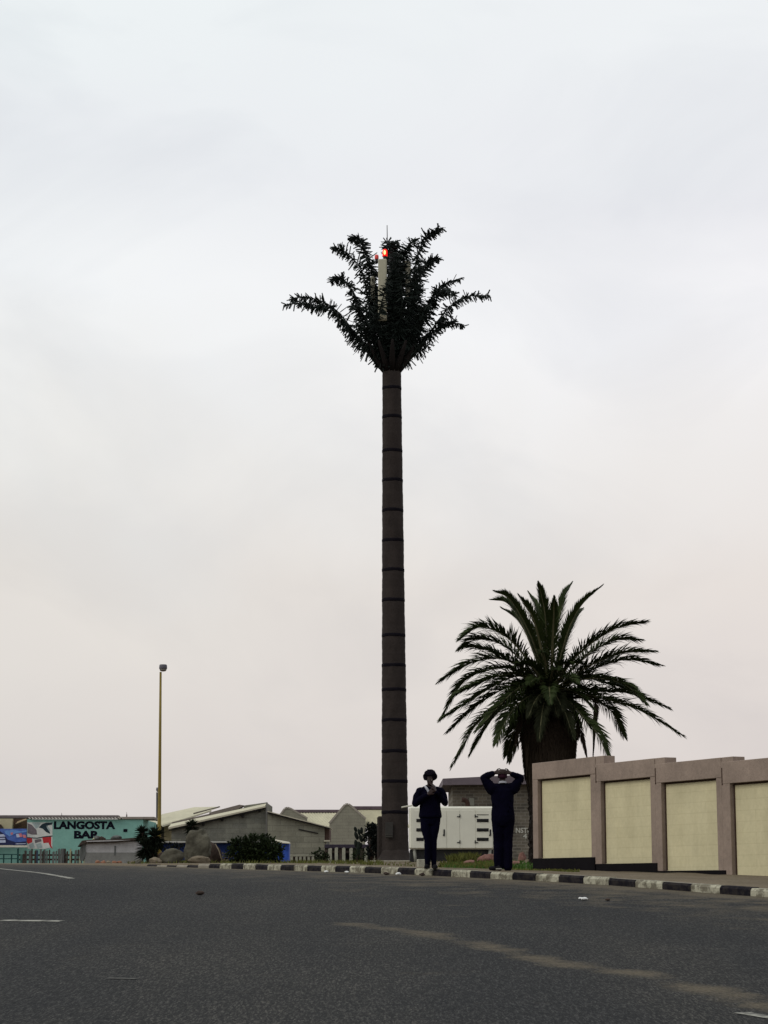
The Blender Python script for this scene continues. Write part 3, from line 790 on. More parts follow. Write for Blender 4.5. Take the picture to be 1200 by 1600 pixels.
def text_mesh(name, body, m, parent, x0, x1, ytop, ybot, Y, bold=.0, depth=.02):
    """lettering standing on a wall plane at ground distance Y, filling the given photo box"""
    cu = bpy.data.curves.new(name, 'FONT'); cu.body = body; cu.size = 1.0; cu.extrude = .5; cu.offset = bold; cu.resolution_u = 3
    o = bpy.data.objects.new(name + '_tmp', cu); COL.objects.link(o)
    dg = bpy.context.evaluated_depsgraph_get()
    me = bpy.data.meshes.new_from_object(o.evaluated_get(dg))
    bpy.data.objects.remove(o)
    xs = [v.co.x for v in me.vertices]; ys_ = [v.co.y for v in me.vertices]
    a, b_ = at(x0, ybot, Y), at(x1, ytop, Y)
    off = root_of(parent).location
    for v in me.vertices:
        u = (v.co.x - min(xs)) / (max(xs) - min(xs)); t = (v.co.y - min(ys_)) / (max(ys_) - min(ys_))
        v.co = Vector((a.x + (b_.x - a.x) * u, Y - v.co.z * depth, a.z + (b_.z - a.z) * t)) - off
    me.materials.clear(); me.materials.append(m); me.name = name
    return link(name, me, parent)
M_wpaint = mat('white_wall_paint', (.42, .42, .37), .3, 9, .8)
text_mesh('painted_letters', 'NSTP', M_wpaint, bb, 806, 829, 1293.5, 1301.5, YB, .012, .012)
text_mesh('painted_letters', '4', M_wpaint, bb, 817, 823.5, 1302.8, 1310, YB, .012, .012)
q = MB(); a = at(830.5, 1345, 56); q.tube([Vector((a.x, 56, zg(a.x, 56) - .2)), Vector((a.x, 56, at(830.5, 1314, 56).z))], [.05, .045], 8)
q.ball((a.x, 56, at(830.5, 1314, 56).z), .055, 8, 6)
tag(q.build('post', mat('dark_red_paint', (.05, .016, .014), .3, 5, .7)), 'short dark red post just left of the cream wall end', 'post')

# ------------------------------------------------------------------ rocks
from mathutils import noise as mnoise
def rock(name, px, Y, w_, h_, seed, m, label, dep=None, lean=0.0, group=None, rough=.22, sub=4, flat=1.0, base=None):
    r_ = random.Random(seed); bm = bmesh.new(); bmesh.ops.create_icosphere(bm, subdivisions=sub, radius=1.0)
    sd = Vector((r_.uniform(-9, 9), r_.uniform(-9, 9), r_.uniform(-9, 9)))
    cuts = [(Vector((r_.gauss(0, 1), r_.gauss(0, 1), r_.gauss(0, 1))).normalized(), r_.uniform(.55, .85)) for _ in range(9)]
    for v in bm.verts:
        p = v.co.copy()
        for n_, d_ in cuts:
            k = p.dot(n_) - d_
            if k > 0: p -= n_ * k * .75
        p *= 1 + rough * mnoise.fractal(p * 1.3 + sd, .9, 2.1, 5)
        v.co = p
    zs = [v.co.z for v in bm.verts]; xs = [v.co.x for v in bm.verts]; ysx = [v.co.y for v in bm.verts]
    a = at(px, 1340, Y); zb_ = (zg(a.x, Y) if base is None else base) - .06
    W, D, H = w_ / F * Y, (dep or w_) / F * Y, h_ / F * Y + .06
    q = MB(); bm.verts.index_update()
    vs = []
    for v in bm.verts:
        x = ((v.co.x - min(xs)) / (max(xs) - min(xs)) - .5) * W; y = ((v.co.y - min(ysx)) / (max(ysx) - min(ysx)) - .5) * D; z = (v.co.z - min(zs)) / (max(zs) - min(zs)) * H
        vs.append((a.x + x + lean * z, Y + y, zb_ + z))
    q.add(vs, [[v.index for v in f.verts] for f in bm.faces], 0, True); bm.free()
    return tag(q.build(name, m), label, 'rock', group)
M_pinkrock = mat('pink_granite', (.21, .105, .085), .45, 4, .9, .6, 20, col2=(.30, .18, .15))
M_grock = mat('grey_brown_boulder', (.070, .064, .048), .6, 3.0, .95, .9, 9, col2=(.135, .128, .098))
M_tanrock = mat('tan_stone', (.155, .128, .092), .5, 5, .95, .6, 20)
M_drock = mat('dark_brown_stone', (.045, .032, .026), .5, 4, .95, .7, 16)
rock('rock', 760, 57, 29, 14, 1, M_pinkrock, 'rounded pink rock at the foot of the generator, left of the man')
rock('rock', 732, 55, 20, 7.5, 2, M_pinkrock, 'low pale pink rock in the grass under the generator', 14)
rock('rock', 740, 52, 15, 4.5, 3, M_tanrock, 'flat tan stone in the grass before the rounded pink rock', 10)
rock('rock', 728, 58, 7, 12, 4, M_tanrock, 'small pale stone behind the low pink rock under the generator', 6)
rock('rock', 816, 57, 13, 17, 5, M_pinkrock, 'upright reddish rock between the man and the cream wall', 9)
rock('rock', 823, 55, 14, 8, 6, M_tanrock, 'tan stone leaning by the corner of the cream wall', 9)
rock('rock', 806, 54, 15, 6, 7, M_pinkrock, 'low reddish stone right behind the man', 10)
rock('rock', 757, 50, 8, 3, 8, M_tanrock, 'little flat stone in the grass just left of the man', 7)
# group round the lamp post
YR = 54.0
def gz(px, Y): return zg(at(px, 1340, Y).x, Y)
rock('boulder', 308, 58, 44, 53, 21, M_grock, 'big rounded grey boulder standing behind the far end of the kerb', 34, rough=.20, sub=5)
rock('boulder', 338, 59.5, 30, 38, 22, M_drock, 'dark brown stone slab leaning against the big rounded boulder', 18, -.35)
rock('boulder', 268, 57, 38, 23, 23, M_grock, 'grey stone lying between the yellow lamp post and the big boulder', 26, .1)
rock('rock', 243, 56.5, 20, 10, 24, M_tanrock, 'tan stone at the foot of the yellow lamp post', 14)
rock('rock', 311, 56.2, 36, 12, 25, M_tanrock, 'broad tan stone in front of the big rounded boulder', 14)
rock('rock', 216, 57, 14, 7, 26, M_grock, 'small grey stone under the spiky yucca', 10)
rock('rock', 253, 59, 16, 17, 27, M_drock, 'dark stone right behind the yellow lamp post', 12)
rock('rock', 206, 58, 9, 5, 28, M_tanrock, 'small tan stone left of the spiky yucca', 7)
q = MB(); q.tube([at(347.5, 1347, 57.5), at(342, 1329, 57.6), at(336.5, 1318.5, 57.7)], [.018, .016, .014], 6)
tag(q.build('stick', M_tanrock), 'thin pale stick leaning on the dark brown stone slab', 'stick')
q = MB(); q.box((at(659, 1340, 41).x, 41, zg(.7, 41) + .06), (.17, .2, .17), R(8), 0, .01)
tag(q.build('concrete_block', mat('whitewashed_concrete', (.30, .29, .235), .3, 8, .9, .3)), 'small whitewashed concrete block by the feet of the woman', 'block')
# litter on the tarmac
def litter(px, py, s, m, label, cat, seed, name, flat=.5):
    r_ = random.Random(seed); Y = 10.0
    while at(px, py, Y).z > zr(Y): Y += .01
    p = at(px, py, Y); q = MB(); bm = bmesh.new(); bmesh.ops.create_icosphere(bm, subdivisions=2, radius=s)
    for v in bm.verts: v.co *= 1 + .45 * mnoise.noise(v.co * 18 + Vector((seed, 0, 0)))
    bm.verts.index_update()
    q.add([(p.x + v.co.x, Y + v.co.y, zr(Y) + .002 + s * flat + v.co.z * flat) for v in bm.verts], [[v.index for v in f.verts] for f in bm.faces]); bm.free()
    tag(q.build(name, m), label, cat)
M_paper = mat('white_paper', (.62, .62, .60), .1, 9, .8)
litter(913, 1407, .045, M_paper, 'crumpled white paper on the road below the second wall panel', 'litter', 3, 'paper_scrap')
litter(907, 1405.5, .03, M_paper, 'smaller paper scrap lying left of the crumpled one', 'litter', 9, 'paper_scrap')
litter(950, 1407.5, .035, M_drock, 'small dark stone on the road right of the paper scraps', 'stone', 4, 'stone')
litter(622, 1367.5, .05, M_paper, 'white crumpled scrap at the kerb below the tall mast', 'litter', 5, 'paper_scrap')
litter(604, 1367.5, .055, M_drock, 'dark stone at the kerb left of the white crumpled scrap', 'stone', 6, 'stone')
litter(660, 1368.5, .055, M_drock, 'dark stone against a white kerb block below the woman', 'stone', 7, 'stone')
litter(312, 1398.5, .06, M_drock, 'dark lump lying alone on the open tarmac at the left', 'stone', 8, 'stone')
litter(510, 1364, .045, M_paper, 'white scrap by the kerb below the block house corner', 'litter', 10, 'paper_scrap')
litter(542, 1364.5, .04, M_paper, 'white scrap by the kerb below the gabled warehouse', 'litter', 12, 'paper_scrap')

# ------------------------------------------------------------------ grass
M_grass = mat('grass_blade', (.085, .105, .022), .45, 3, .8, col2=(.15, .135, .04))
M_grass2 = mat('green_grass_blade', (.045, .095, .018), .4, 3, .8)
def grass(patches, label, seed):
    r_ = random.Random(seed); q = MB()
    for (px0, px1, Y0, Y1, n, h, mi) in patches:
        for _ in range(n):
            Y = r_.uniform(Y0, Y1); px = px0 + (px1 - px0) * r_.random(); a = at(px, 1340, Y)
            dens = mnoise.noise(Vector((a.x * 1.6, Y * .8, 3)))
            if r_.random() > .62 + dens: continue
            z = zg(a.x, Y) - .01; hh = h * r_.uniform(.4, 1.25); an = r_.uniform(0, 6.28); dx, dy = math.cos(an), math.sin(an); wv = .012
            l = r_.uniform(.1, .8) * hh
            q.add([(a.x - dy * wv, Y + dx * wv, z), (a.x + dy * wv, Y - dx * wv, z), (a.x + dx * l * .4 + dy * wv * .8, Y + dy * l * .4 - dx * wv * .8, z + hh * .6), (a.x + dx * l, Y + dy * l, z + hh), (a.x + dx * l * .4 - dy * wv * .8, Y + dy * l * .4 + dx * wv * .8, z + hh * .6)], [(0, 1, 2, 3, 4)], mi)
    return tag(q.build('grass', [M_grass, M_grass2]), label, 'grass', None, 'stuff')
grass([(688, 800, 45, 60, 3800, .11, 0), (690, 832, 44, 58, 2600, .10, 1), (700, 745, 57, 60, 900, .26, 0), (800, 905, 40.5, 45.5, 1500, .05, 0), (560, 690, 44, 66, 500, .07, 0)],
      'green and dry grass round the rocks under the generator', 5)
grass([(200, 600, 56, 66, 2600, .10, 0), (350, 600, 49, 56, 500, .06, 0)], 'dry grass tufts along the far kerb below the block houses', 6)
# ------------------------------------------------------------------ people
M_skin = mat('dark_brown_skin', (.022, .0095, .0075), .15, 8, .55)
M_navy = mat('navy_cloth', (.0016, .0013, .0062), .35, 5, .95, .35, 30, spec=.04)
M_navy2 = mat('navy_trouser_cloth', (.0019, .0018, .0078), .3, 5, .95, .35, 30, spec=.04)
M_white = mat('white_collar_cloth', (.34, .34, .37), .1, 10, .9)
M_hair = mat('black_hair', (.0065, .0045, .009), .4, 40, .95, .9, 60, spec=.05)
M_maroon = mat('maroon_knit', (.030, .008, .017), .3, 20, .95, .5, 60)
M_shoe = mat('black_shoe', (.005, .0045, .006), .3, 9, .8, spec=.1)
M_lt = mat('pale_shoe', (.22, .21, .17), .3, 9, .6)
M_eye = mat('eye_white', (.22, .21, .19), .05, 9, .5)
def capsule(q, p0, p1, r0, r1, flat=1.0, up=None, n=14):
    p0, p1 = Vector(p0), Vector(p1); d = (p1 - p0); L_ = d.length; d.normalize()
    a = Vector(up) if up is not None else (Vector((0, 1, 0)) if abs(d.y) < .9 else Vector((0, 0, 1)))
    x = a.cross(d).normalized(); y = d.cross(x)
    rings = []
    def ring(c, r): rings.append([c + (x * math.cos(2 * math.pi * k / n) + y * flat * math.sin(2 * math.pi * k / n)) * r for k in range(n)])
    for k in range(1, 6):
        t = -math.pi / 2 + math.pi / 2 * k / 5; ring(p0 + d * (r0 * math.sin(t)), r0 * math.cos(t) + .0005)
    for k in range(1, 6):
        t = math.pi / 2 * k / 6; ring(p1 + d * (r1 * math.sin(t)), r1 * math.cos(t) + .0005)
    q.loft(rings)
def chain(q, pts, rs, flat=1.0, up=None):
    for i in range(len(pts) - 1): capsule(q, pts[i], pts[i + 1], rs[i], rs[i + 1], flat, up)
def fuse(q, name, m, parent, voxel, T, it=6):
    """one continuous skin over everything in q"""
    for i, v in enumerate(q.v): q.v[i] = tuple(T @ Vector(v))
    me = q.mesh(name + '_raw', m, root_of(parent).location)
    o = bpy.data.objects.new(name + '_raw', me); COL.objects.link(o)
    md = o.modifiers.new('r', 'REMESH'); md.mode = 'VOXEL'; md.voxel_size = voxel; md.use_smooth_shade = True
    s = o.modifiers.new('s', 'SMOOTH'); s.factor = .5; s.iterations = it
    dg = bpy.context.evaluated_depsgraph_get(); dg.update()
    out = bpy.data.meshes.new_from_object(o.evaluated_get(dg)); out.name = name
    bpy.data.objects.remove(o); out.materials.clear(); out.materials.append(m)
    out.polygons.foreach_set('use_smooth', [True] * len(out.polygons))
    return link(name, out, parent)
def wrinkle(o, amp, sc, seed):
    for v in o.data.vertices:
        p = v.co * sc; p.z *= .45
        v.co += v.normal * amp * mnoise.fractal(p + Vector((seed, seed, 0)), .8, 2.2, 4)
def torso(q, rows, n=28, p=2.4):
    """trunk as one loft of rounded-square sections (height, half width, half depth, forward shift)"""
    rings = []
    for z, a, b_, y0 in rows:
        r = []
        for k in range(n):
            t = 2 * math.pi * k / n; c, s_ = math.cos(t), math.sin(t)
            r.append(Vector((a * math.copysign(abs(c) ** (2 / p), c), y0 + b_ * math.copysign(abs(s_) ** (2 / p), s_), z)))
        rings.append(r)
    q.loft(rings)
def hand(q, wrist, d, palm_n, curl, l=.185, thumb_side=1):
    """palm, four bent fingers of unequal length and a thumb leaving the side of the palm"""
    wrist, d, pn = Vector(wrist), Vector(d).normalized(), Vector(palm_n).normalized()
    s = d.cross(pn).normalized() * thumb_side
    pl = l * .52
    for k in (-1.5, -.5, .5, 1.5): capsule(q, wrist + s * k * .012, wrist + d * pl + s * k * .0195, .015, .0125)
    for k, ln in ((1.5, .92), (.5, 1.05), (-.5, .98), (-1.5, .76)):
        b0 = wrist + d * pl + s * k * .020; dd = d + s * k * .06; seg = l * .20 * ln; p = b0; r0 = .0098
        for j in range(3):
            dd = (dd * math.cos(curl) + pn * math.sin(curl)).normalized() if j or curl > .5 else dd.normalized()
            e = p + dd * seg * (1.15 - .2 * j); capsule(q, p, e, r0, r0 - .0011); p = e; r0 -= .001
    b0 = wrist + d * pl * .30 + s * .028; m1 = b0 + (d * .65 + s * .75 + pn * .25).normalized() * l * .22; e = m1 + (d * .95 + s * .2 + pn * .45).normalized() * l * .20
    capsule(q, b0, m1, .014, .0115); capsule(q, m1, e, .0115, .0095)
def head(q, c, h=.235, tilt=0.0, turn=0.0):
    """skull with brow, nose, lips, chin and ears, facing -Y; c = centre"""
    M = Matrix.Rotation(turn, 3, 'Z') @ Matrix.Rotation(tilt, 3, 'X'); c = Vector(c); k = h / .235
    P = lambda x, y, z: c + M @ Vector((x * k, y * k, z * k))
    q.ball(P(0, .012, .028), (.076 * k, .094 * k, .088 * k), 18, 12, M=M)
    q.ball(P(0, -.020, -.035), (.060 * k, .070 * k, .080 * k), 16, 10, M=M)
    q.ball(P(0, -.055, -.085), (.030 * k, .028 * k, .026 * k), 10, 8, M=M)
    q.ball(P(0, -.078, .018), (.050 * k, .014 * k, .014 * k), 10, 8, M=M)
    capsule(q, P(0, -.086, .010), P(0, -.104, -.030), .010 * k, .017 * k)
    for s in (-1, 1):
        q.ball(P(s * .012, -.094, -.034), (.011 * k, .012 * k, .009 * k), 8, 6, M=M)
        q.ball(P(s * .040, -.064, -.018), (.022 * k, .020 * k, .020 * k), 10, 8, M=M)
        q.ball(P(s * .077, .010, -.004), (.010 * k, .022 * k, .032 * k), 10, 8, M=M)
    capsule(q, P(-.020, -.084, -.060), P(.020, -.084, -.060), .010 * k, .010 * k)
    capsule(q, P(-.016, -.082, -.071), P(.016, -.082, -.071), .010 * k, .010 * k)
    return P, M
def person_root(px, py, Y, label):
    a = at(px, py, Y); z = zg(a.x, Y) + .012
    return empty('person', (a.x, Y, z), label, 'person'), Vector((a.x, Y, z))

# --- woman, facing the camera, hands raised to her chest, head bent
root, base = person_root(672.5, 1355, 38.6, 'person with dark curly hair facing the road, hands raised to the chin')
T = Matrix.Translation(base)
q = MB()
HC = (0.0, -.045, 1.595)
P, HM = head(q, HC, .225, R(16), R(-6))
chain(q, [(0, .0, 1.36), (0, -.01, 1.47), (0, -.025, 1.53)], [.07, .054, .052])
for s in (-1, 1): chain(q, [(s * .04, .01, 1.42), (s * .165, .01, 1.385)], [.06, .056])
torso(q, [(.82, .15, .10, 0), (.92, .165, .115, .005), (1.05, .14, .10, 0), (1.2, .145, .105, 0), (1.35, .15, .10, 0), (1.43, .09, .06, 0)])
knees = {-1: (-.052, -.02, .50), 1: (.058, .0, .50)}; ank = {-1: (-.050, .02, .085), 1: (.066, .05, .085)}
for s in (-1, 1):
    chain(q, [(s * .085, .0, .88), (s * .080, -.01, .72), knees[s], Vector(knees[s]).lerp(Vector(ank[s]), .3) + Vector((0, .012, 0)), ank[s]], [.088, .074, .046, .044, .034])
    f = Vector(ank[s]); chain(q, [f + Vector((0, .02, -.04)), f + Vector((s * .02, -.08, -.055)), f + Vector((s * .03, -.145, -.06))], [.036, .036, .026])
sh = {-1: Vector((-.185, .01, 1.375)), 1: Vector((.185, .01, 1.375))}
el = {-1: Vector((-.262, -.03, 1.165)), 1: Vector((.265, -.03, 1.175))}
wr = {-1: Vector((-.035, -.20, 1.315)), 1: Vector((.085, -.195, 1.375))}
for s in (-1, 1):
    chain(q, [sh[s], sh[s].lerp(el[s], .5), el[s], el[s].lerp(wr[s], .35), wr[s]], [.056, .050, .040, .040, .027])
hand(q, wr[-1], (.55, -.05, .60), (.35, .75, .2), .55, .175, -1)
hand(q, wr[1], (-.25, .15, .95), (-.6, .5, .1), .62, .175, 1)
body = fuse(q, 'body', M_skin, root, .0068, T)
for s in (-1, 1):
    e = MB(); e.ball(T @ P(s * .032, -.086, .002), (.012, .006, .007), 10, 6, M=HM); e.build('eye', M_eye, body)
# jacket, open white collar, trousers, shoes, hair
q = MB()
for s in (-1, 1): chain(q, [(s * .05, .01, 1.40), (s * .175, .01, 1.370)], [.085, .080])
torso(q, [(.905, .205, .150, .0), (.93, .208, .152, .0), (1.05, .186, .142, .0), (1.2, .180, .140, 0), (1.35, .172, .128, 0), (1.43, .10, .085, .01), (1.47, .06, .06, .01)])
for s in (-1, 1):
    w0 = el[s].lerp(wr[s], .86)
    chain(q, [sh[s], sh[s].lerp(el[s], .5) + Vector((s * .010, 0, 0)), el[s], el[s].lerp(wr[s], .4), w0], [.078, .078, .066, .062, .050])
jk = fuse(q, 'jacket', M_navy, root, .009, T); wrinkle(jk, .020, 6.0, 2)
q = MB()
for s in (-1, 1):
    k_, a_ = Vector(knees[s]), Vector(ank[s])
    chain(q, [(s * .080, .0, .90), (s * .078, -.01, .72), k_, k_.lerp(a_, .5), a_ + Vector((0, 0, -.015))], [.110, .094, .060, .056, .050])
torso(q, [(.78, .15, .11, 0), (.86, .175, .13, 0), (.95, .17, .125, 0), (1.0, .15, .11, 0)])
tr_ = fuse(q, 'trousers', M_navy2, root, .009, T, 4); wrinkle(tr_, .007, 8.0, 5)
q = MB()
for s in (-1, 1):
    f = Vector(ank[s]); chain(q, [f + Vector((0, .035, -.047)), f + Vector((s * .02, -.08, -.055)), f + Vector((s * .03, -.15, -.058))], [.046, .043, .034])
    q.box(f + Vector((s * .014, -.06, -.080)), (.085, .25, .02), s * R(-8) , 0, .008)
fuse(q, 'shoes', M_shoe, root, .007, T, 3)
q = MB()      # hair: curly mass with a fringe
r_ = random.Random(3)
hc = Vector(P(0, .02, .045))
for i in range(210):
    a = r_.uniform(0, 6.283); z = r_.uniform(-.45, 1.0); rr = math.sqrt(max(0, 1 - z * z))
    v = Vector((math.cos(a) * rr * .104, math.sin(a) * rr * .108, z * .108))
    if v.y < -.03 and v.z < .030: continue
    q.ball(hc + v, r_.uniform(.018, .030), 7, 5)
q.ball(hc + Vector((0, .01, .0)), (.096, .098, .096), 14, 10)
hr = fuse(q, 'hair', M_hair, root, .007, T, 2); wrinkle(hr, .010, 45, 1)
q = MB()      # white collar: two lapels lying on the shoulders
for s in (-1, 1):
    pts = [(s * .012, -.120, 1.375), (s * .050, -.098, 1.435), (s * .082, -.03, 1.475), (s * .060, .055, 1.492), (0, .075, 1.495)]
    S = spline([T @ Vector(p) for p in pts], 18)
    for i in range(17):
        a, b_ = S[i], S[i + 1]; o1 = Vector((s * .030, -.012, -.020)) * (1.2 - i / 22)
        q.prism([a, b_, b_ + o1, a + o1], Vector((0, -.006, .007)))
q.build('collar', M_white, root)

# --- man, back to the camera, both hands on his head
root, base = person_root(786.5, 1357, 37.7, 'person in dark navy clothes with both hands on the head, elbows out')
T = Matrix.Translation(base) @ Matrix.Rotation(math.pi, 4, 'Z')
# built facing -Y, then turned round: local +x is the left of the picture
q = MB()
P, HM = head(q, (0, -.02, 1.635), .235, R(-4), 0)
chain(q, [(0, .0, 1.38), (0, -.005, 1.48), (0, -.01, 1.56)], [.08, .062, .060])
for s in (-1, 1): chain(q, [(s * .05, .01, 1.43), (s * .17, .01, 1.42)], [.066, .066])
torso(q, [(.82, .15, .11, 0), (.92, .165, .12, .005), (1.08, .15, .105, 0), (1.25, .165, .11, 0), (1.38, .17, .105, 0), (1.46, .10, .07, 0)])
knees = {-1: (-.078, -.015, .50), 1: (.082, -.015, .50)}; ank = {-1: (-.076, .03, .085), 1: (.082, .02, .085)}
for s in (-1, 1):
    chain(q, [(s * .088, .0, .88), (s * .086, -.005, .72), knees[s], Vector(knees[s]).lerp(Vector(ank[s]), .3) + Vector((0, .014, 0)), ank[s]], [.095, .086, .058, .058, .040])
toe = {-1: Vector((-.03, -.15, -.058)), 1: Vector((.13, -.06, -.058))}
for s in (-1, 1):
    f = Vector(ank[s]); chain(q, [f + Vector((0, .025, -.042)), f + toe[s] * .55 + Vector((0, 0, -.028)), f + toe[s]], [.038, .038, .028])
sh = {-1: Vector((-.190, .012, 1.425)), 1: Vector((.190, .012, 1.425))}
el = {-1: Vector((-.330, .00, 1.605)), 1: Vector((.345, .00, 1.612))}
wr = {-1: Vector((-.135, .055, 1.690)), 1: Vector((.135, .055, 1.695))}
for s in (-1, 1): chain(q, [sh[s], sh[s].lerp(el[s], .5), el[s], el[s].lerp(wr[s], .35), wr[s]], [.060, .054, .044, .044, .030])
hand(q, wr[-1], (.80, .28, .14), (.25, -.80, -.1), .35, .19, -1)
hand(q, wr[1], (-.80, .28, .10), (-.25, -.80, -.1), .35, .19, 1)
body = fuse(q, 'body', M_skin, root, .0068, T)
q = MB()
for s in (-1, 1): chain(q, [(s * .06, .01, 1.435), (s * .185, .01, 1.425)], [.082, .085])
torso(q, [(.76, .16, .12, 0), (.84, .203, .145, 0), (.95, .204, .146, .005), (1.08, .190, .135, 0), (1.25, .200, .135, 0), (1.38, .205, .125, 0), (1.46, .13, .09, .0), (1.51, .07, .065, 0)])
for s in (-1, 1):
    w0 = el[s].lerp(wr[s], .80); k_, a_ = Vector(knees[s]), Vector(ank[s])
    chain(q, [sh[s] + Vector((0, 0, -.02)), sh[s].lerp(el[s], .5) + Vector((-s * .008, 0, -.01)), el[s], el[s].lerp(wr[s], .4), w0], [.098, .082, .058, .058, .046])
    chain(q, [(s * .09, .0, .88), (s * .088, -.005, .70), k_, k_.lerp(a_, .5), a_ + Vector((0, 0, -.03))], [.118, .108, .092, .086, .080])
ov = fuse(q, 'overalls', M_navy, root, .009, T, 5); wrinkle(ov, .020, 5.5, 8)
q = MB()
for s in (-1, 1):
    f = Vector(ank[s]); chain(q, [f + Vector((0, .04, -.047)), f + toe[s] * .55 + Vector((0, 0, -.026)), f + toe[s] * 1.05], [.046, .045, .036])
fuse(q, 'shoes', M_shoe, root, .007, T, 3)
q = MB(); q.box(T @ (Vector(ank[1]) + Vector((.0, .06, -.072))), (.11, .07, .028), 0, 0, .01); q.build('shoe_heel', M_lt, root)
q = MB()
q.ball(P(0, .016, .040), (.086, .104, .090), 18, 12, M=HM); q.ball(P(0, .02, .0), (.084, .100, .05), 18, 10, M=HM)
fuse(q, 'cap', M_maroon, root, .006, T, 3)
q = MB()
pts = [(-.075, -.02, 1.505), (-.055, .065, 1.515), (0, .085, 1.520), (.055, .065, 1.515), (.075, -.02, 1.505)]
S = spline([T @ Vector(p) for p in pts], 24)
for a, b_ in zip(S, S[1:]):
    q.prism([a, b_, b_ + Vector((0, 0, .032)), a + Vector((0, 0, .032))], Vector((0, -.012, -.004)))
q.build('collar', M_white, root)
# ------------------------------------------------------------------ lamp posts
M_yel = mat('ochre_yellow_paint', (.150, .105, .012), .3, 2, .6, .2, stretch=(1, 1, .3))
M_grey = mat('grey_lamp_housing', (.075, .070, .085), .2, 8, .5)
M_lens = mat('lamp_lens', (.13, .115, .10), .1, 6, .25)
def lamp_post(Y, xb, yb, xt, yt, wb, wt, head_w, head_h, mpole, label, lens=True):
    a, b_ = at(xb, yb, Y), at(xt, yt, Y); a.z = zg(a.x, Y) - .1
    root = empty('street_lamp', (a.x, Y, a.z + .1), label, 'street lamp', 'street lamps beyond the road')
    r0, r1 = wb / 2 / F * Y, wt / 2 / F * Y
    q = MB(); q.tube([a, a.lerp(b_, .12), a.lerp(b_, .121), a.lerp(b_, .5), b_], [r0 * 1.25, r0 * 1.25, r0, (r0 + r1) / 2, r1], 14); q.build('pole', mpole, root)
    W, H = head_w / F * Y, head_h / F * Y
    q = MB(); c = b_ + Vector((W * .32, -.05, H * .55))
    # barrel lantern with a wider hood
    q.loft([[c + Vector((math.cos(t) * W / 2 * k, math.sin(t) * W / 2 * .8 * k, z * H)) for t in [2 * math.pi * j / 20 for j in range(20)]] for k, z in ((.80, .5), (.95, .42), (1.0, .1), (1.02, -.08), (.98, -.12))])
    hd = q.build('lantern_hood', M_grey, root)
    q = MB(); q.loft([[c + Vector((math.cos(t) * W / 2 * k, math.sin(t) * W / 2 * .8 * k, z * H)) for t in [2 * math.pi * j / 20 for j in range(20)]] for k, z in ((.92, -.121), (.84, -.32), (.60, -.46), (.2, -.5))])
    q.build('lens', M_lens, hd)
    return root
lamp_post(80, 248.5, 1345, 251, 1050, 6.2, 3.4, 12.5, 11, M_yel, 'tall ochre yellow street lamp post with a single lantern')
lamp_post(150, 245.3, 1345, 245.3, 1238, 3.0, 2.6, 8.0, 7, mat('dark_lamp_paint', (.02, .02, .026), .3, 5, .6), 'short dark street lamp far behind the yellow post')

# ------------------------------------------------------------------ plants
M_yucca = mat('yucca_leaf', (.010, .016, .009), .5, 2, .7, spec=.12, col2=(.020, .028, .016))
M_ytrunk = mat('yucca_trunk', (.060, .040, .032), .4, 6, .95, .6)
M_bush = mat('bush_leaf', (.011, .019, .006), .55, 2.2, .8, col2=(.024, .036, .011))
M_dbush = mat('dark_bush_leaf', (.006, .008, .007), .5, 3, .85)
M_cactus = mat('cactus_skin', (.009, .012, .009), .4, 5, .85)
def sword(q, p, d, l, wd, droop, r_):
    d = Vector(d).normalized(); s = d.cross(Vector((0, 0, 1)));
    if s.length < .1: s = Vector((1, 0, 0))
    s.normalize(); m1 = p + d * l * .45; e = p + d * l + Vector((0, 0, -droop * l))
    up = s.cross(d) * wd * .35
    q.add([p - s * wd * .5, p + s * wd * .5, m1 + s * wd * .5 + up, e, m1 - s * wd * .5 + up, m1 - up * .4, p - up], [(6, 1, 2, 5), (0, 6, 5, 4), (5, 2, 3), (4, 5, 3)])
def yucca(Y, stems, label, seed, group=None):
    r_ = random.Random(seed); a0 = at(stems[0][0], 1340, Y)
    root = empty('yucca', (a0.x, Y, zg(a0.x, Y)), label, 'yucca', group)
    for (px, py, pxb, rad, nl, dy) in stems:
        top = at(px, py, Y + dy); b_ = at(pxb, 1340, Y + dy * .3); b_.z = zg(b_.x, b_.y) - .05
        q = MB(); q.tube([b_, b_.lerp(top, .5) + Vector((.02, 0, 0)), top], [.09, .07, .055], 8); q.build('trunk', M_ytrunk, root)
        q = MB(); rr = rad / F * Y
        for i in range(nl):
            u = r_.uniform(-.75, 1); az_ = r_.uniform(0, 6.28); k = math.sqrt(max(0, 1 - u * u))
            d = (math.cos(az_) * k, math.sin(az_) * k, u)
            sword(q, top + Vector((0, 0, -rr * r_.uniform(0, .7) if u < .3 else 0)), d, rr * r_.uniform(.75, 1.12), .045, .15 if u > 0 else .05, r_)
        q.build('leaf_rosette', M_yucca, root)
yucca(58, [(242, 1307, 241, 21, 330, .0), (229, 1324, 238, 20, 300, -.1), (222, 1301, 236, 15, 200, .2), (237, 1331, 240, 13, 150, -.2)], 'dark spiky yucca clump in front of the yellow lamp post', 31)
yucca(64, [(300, 1291, 302, 15, 220, 0), (311, 1303, 306, 12, 140, .1)], 'spiky yucca whose tuft rises over the big rounded boulder', 32)
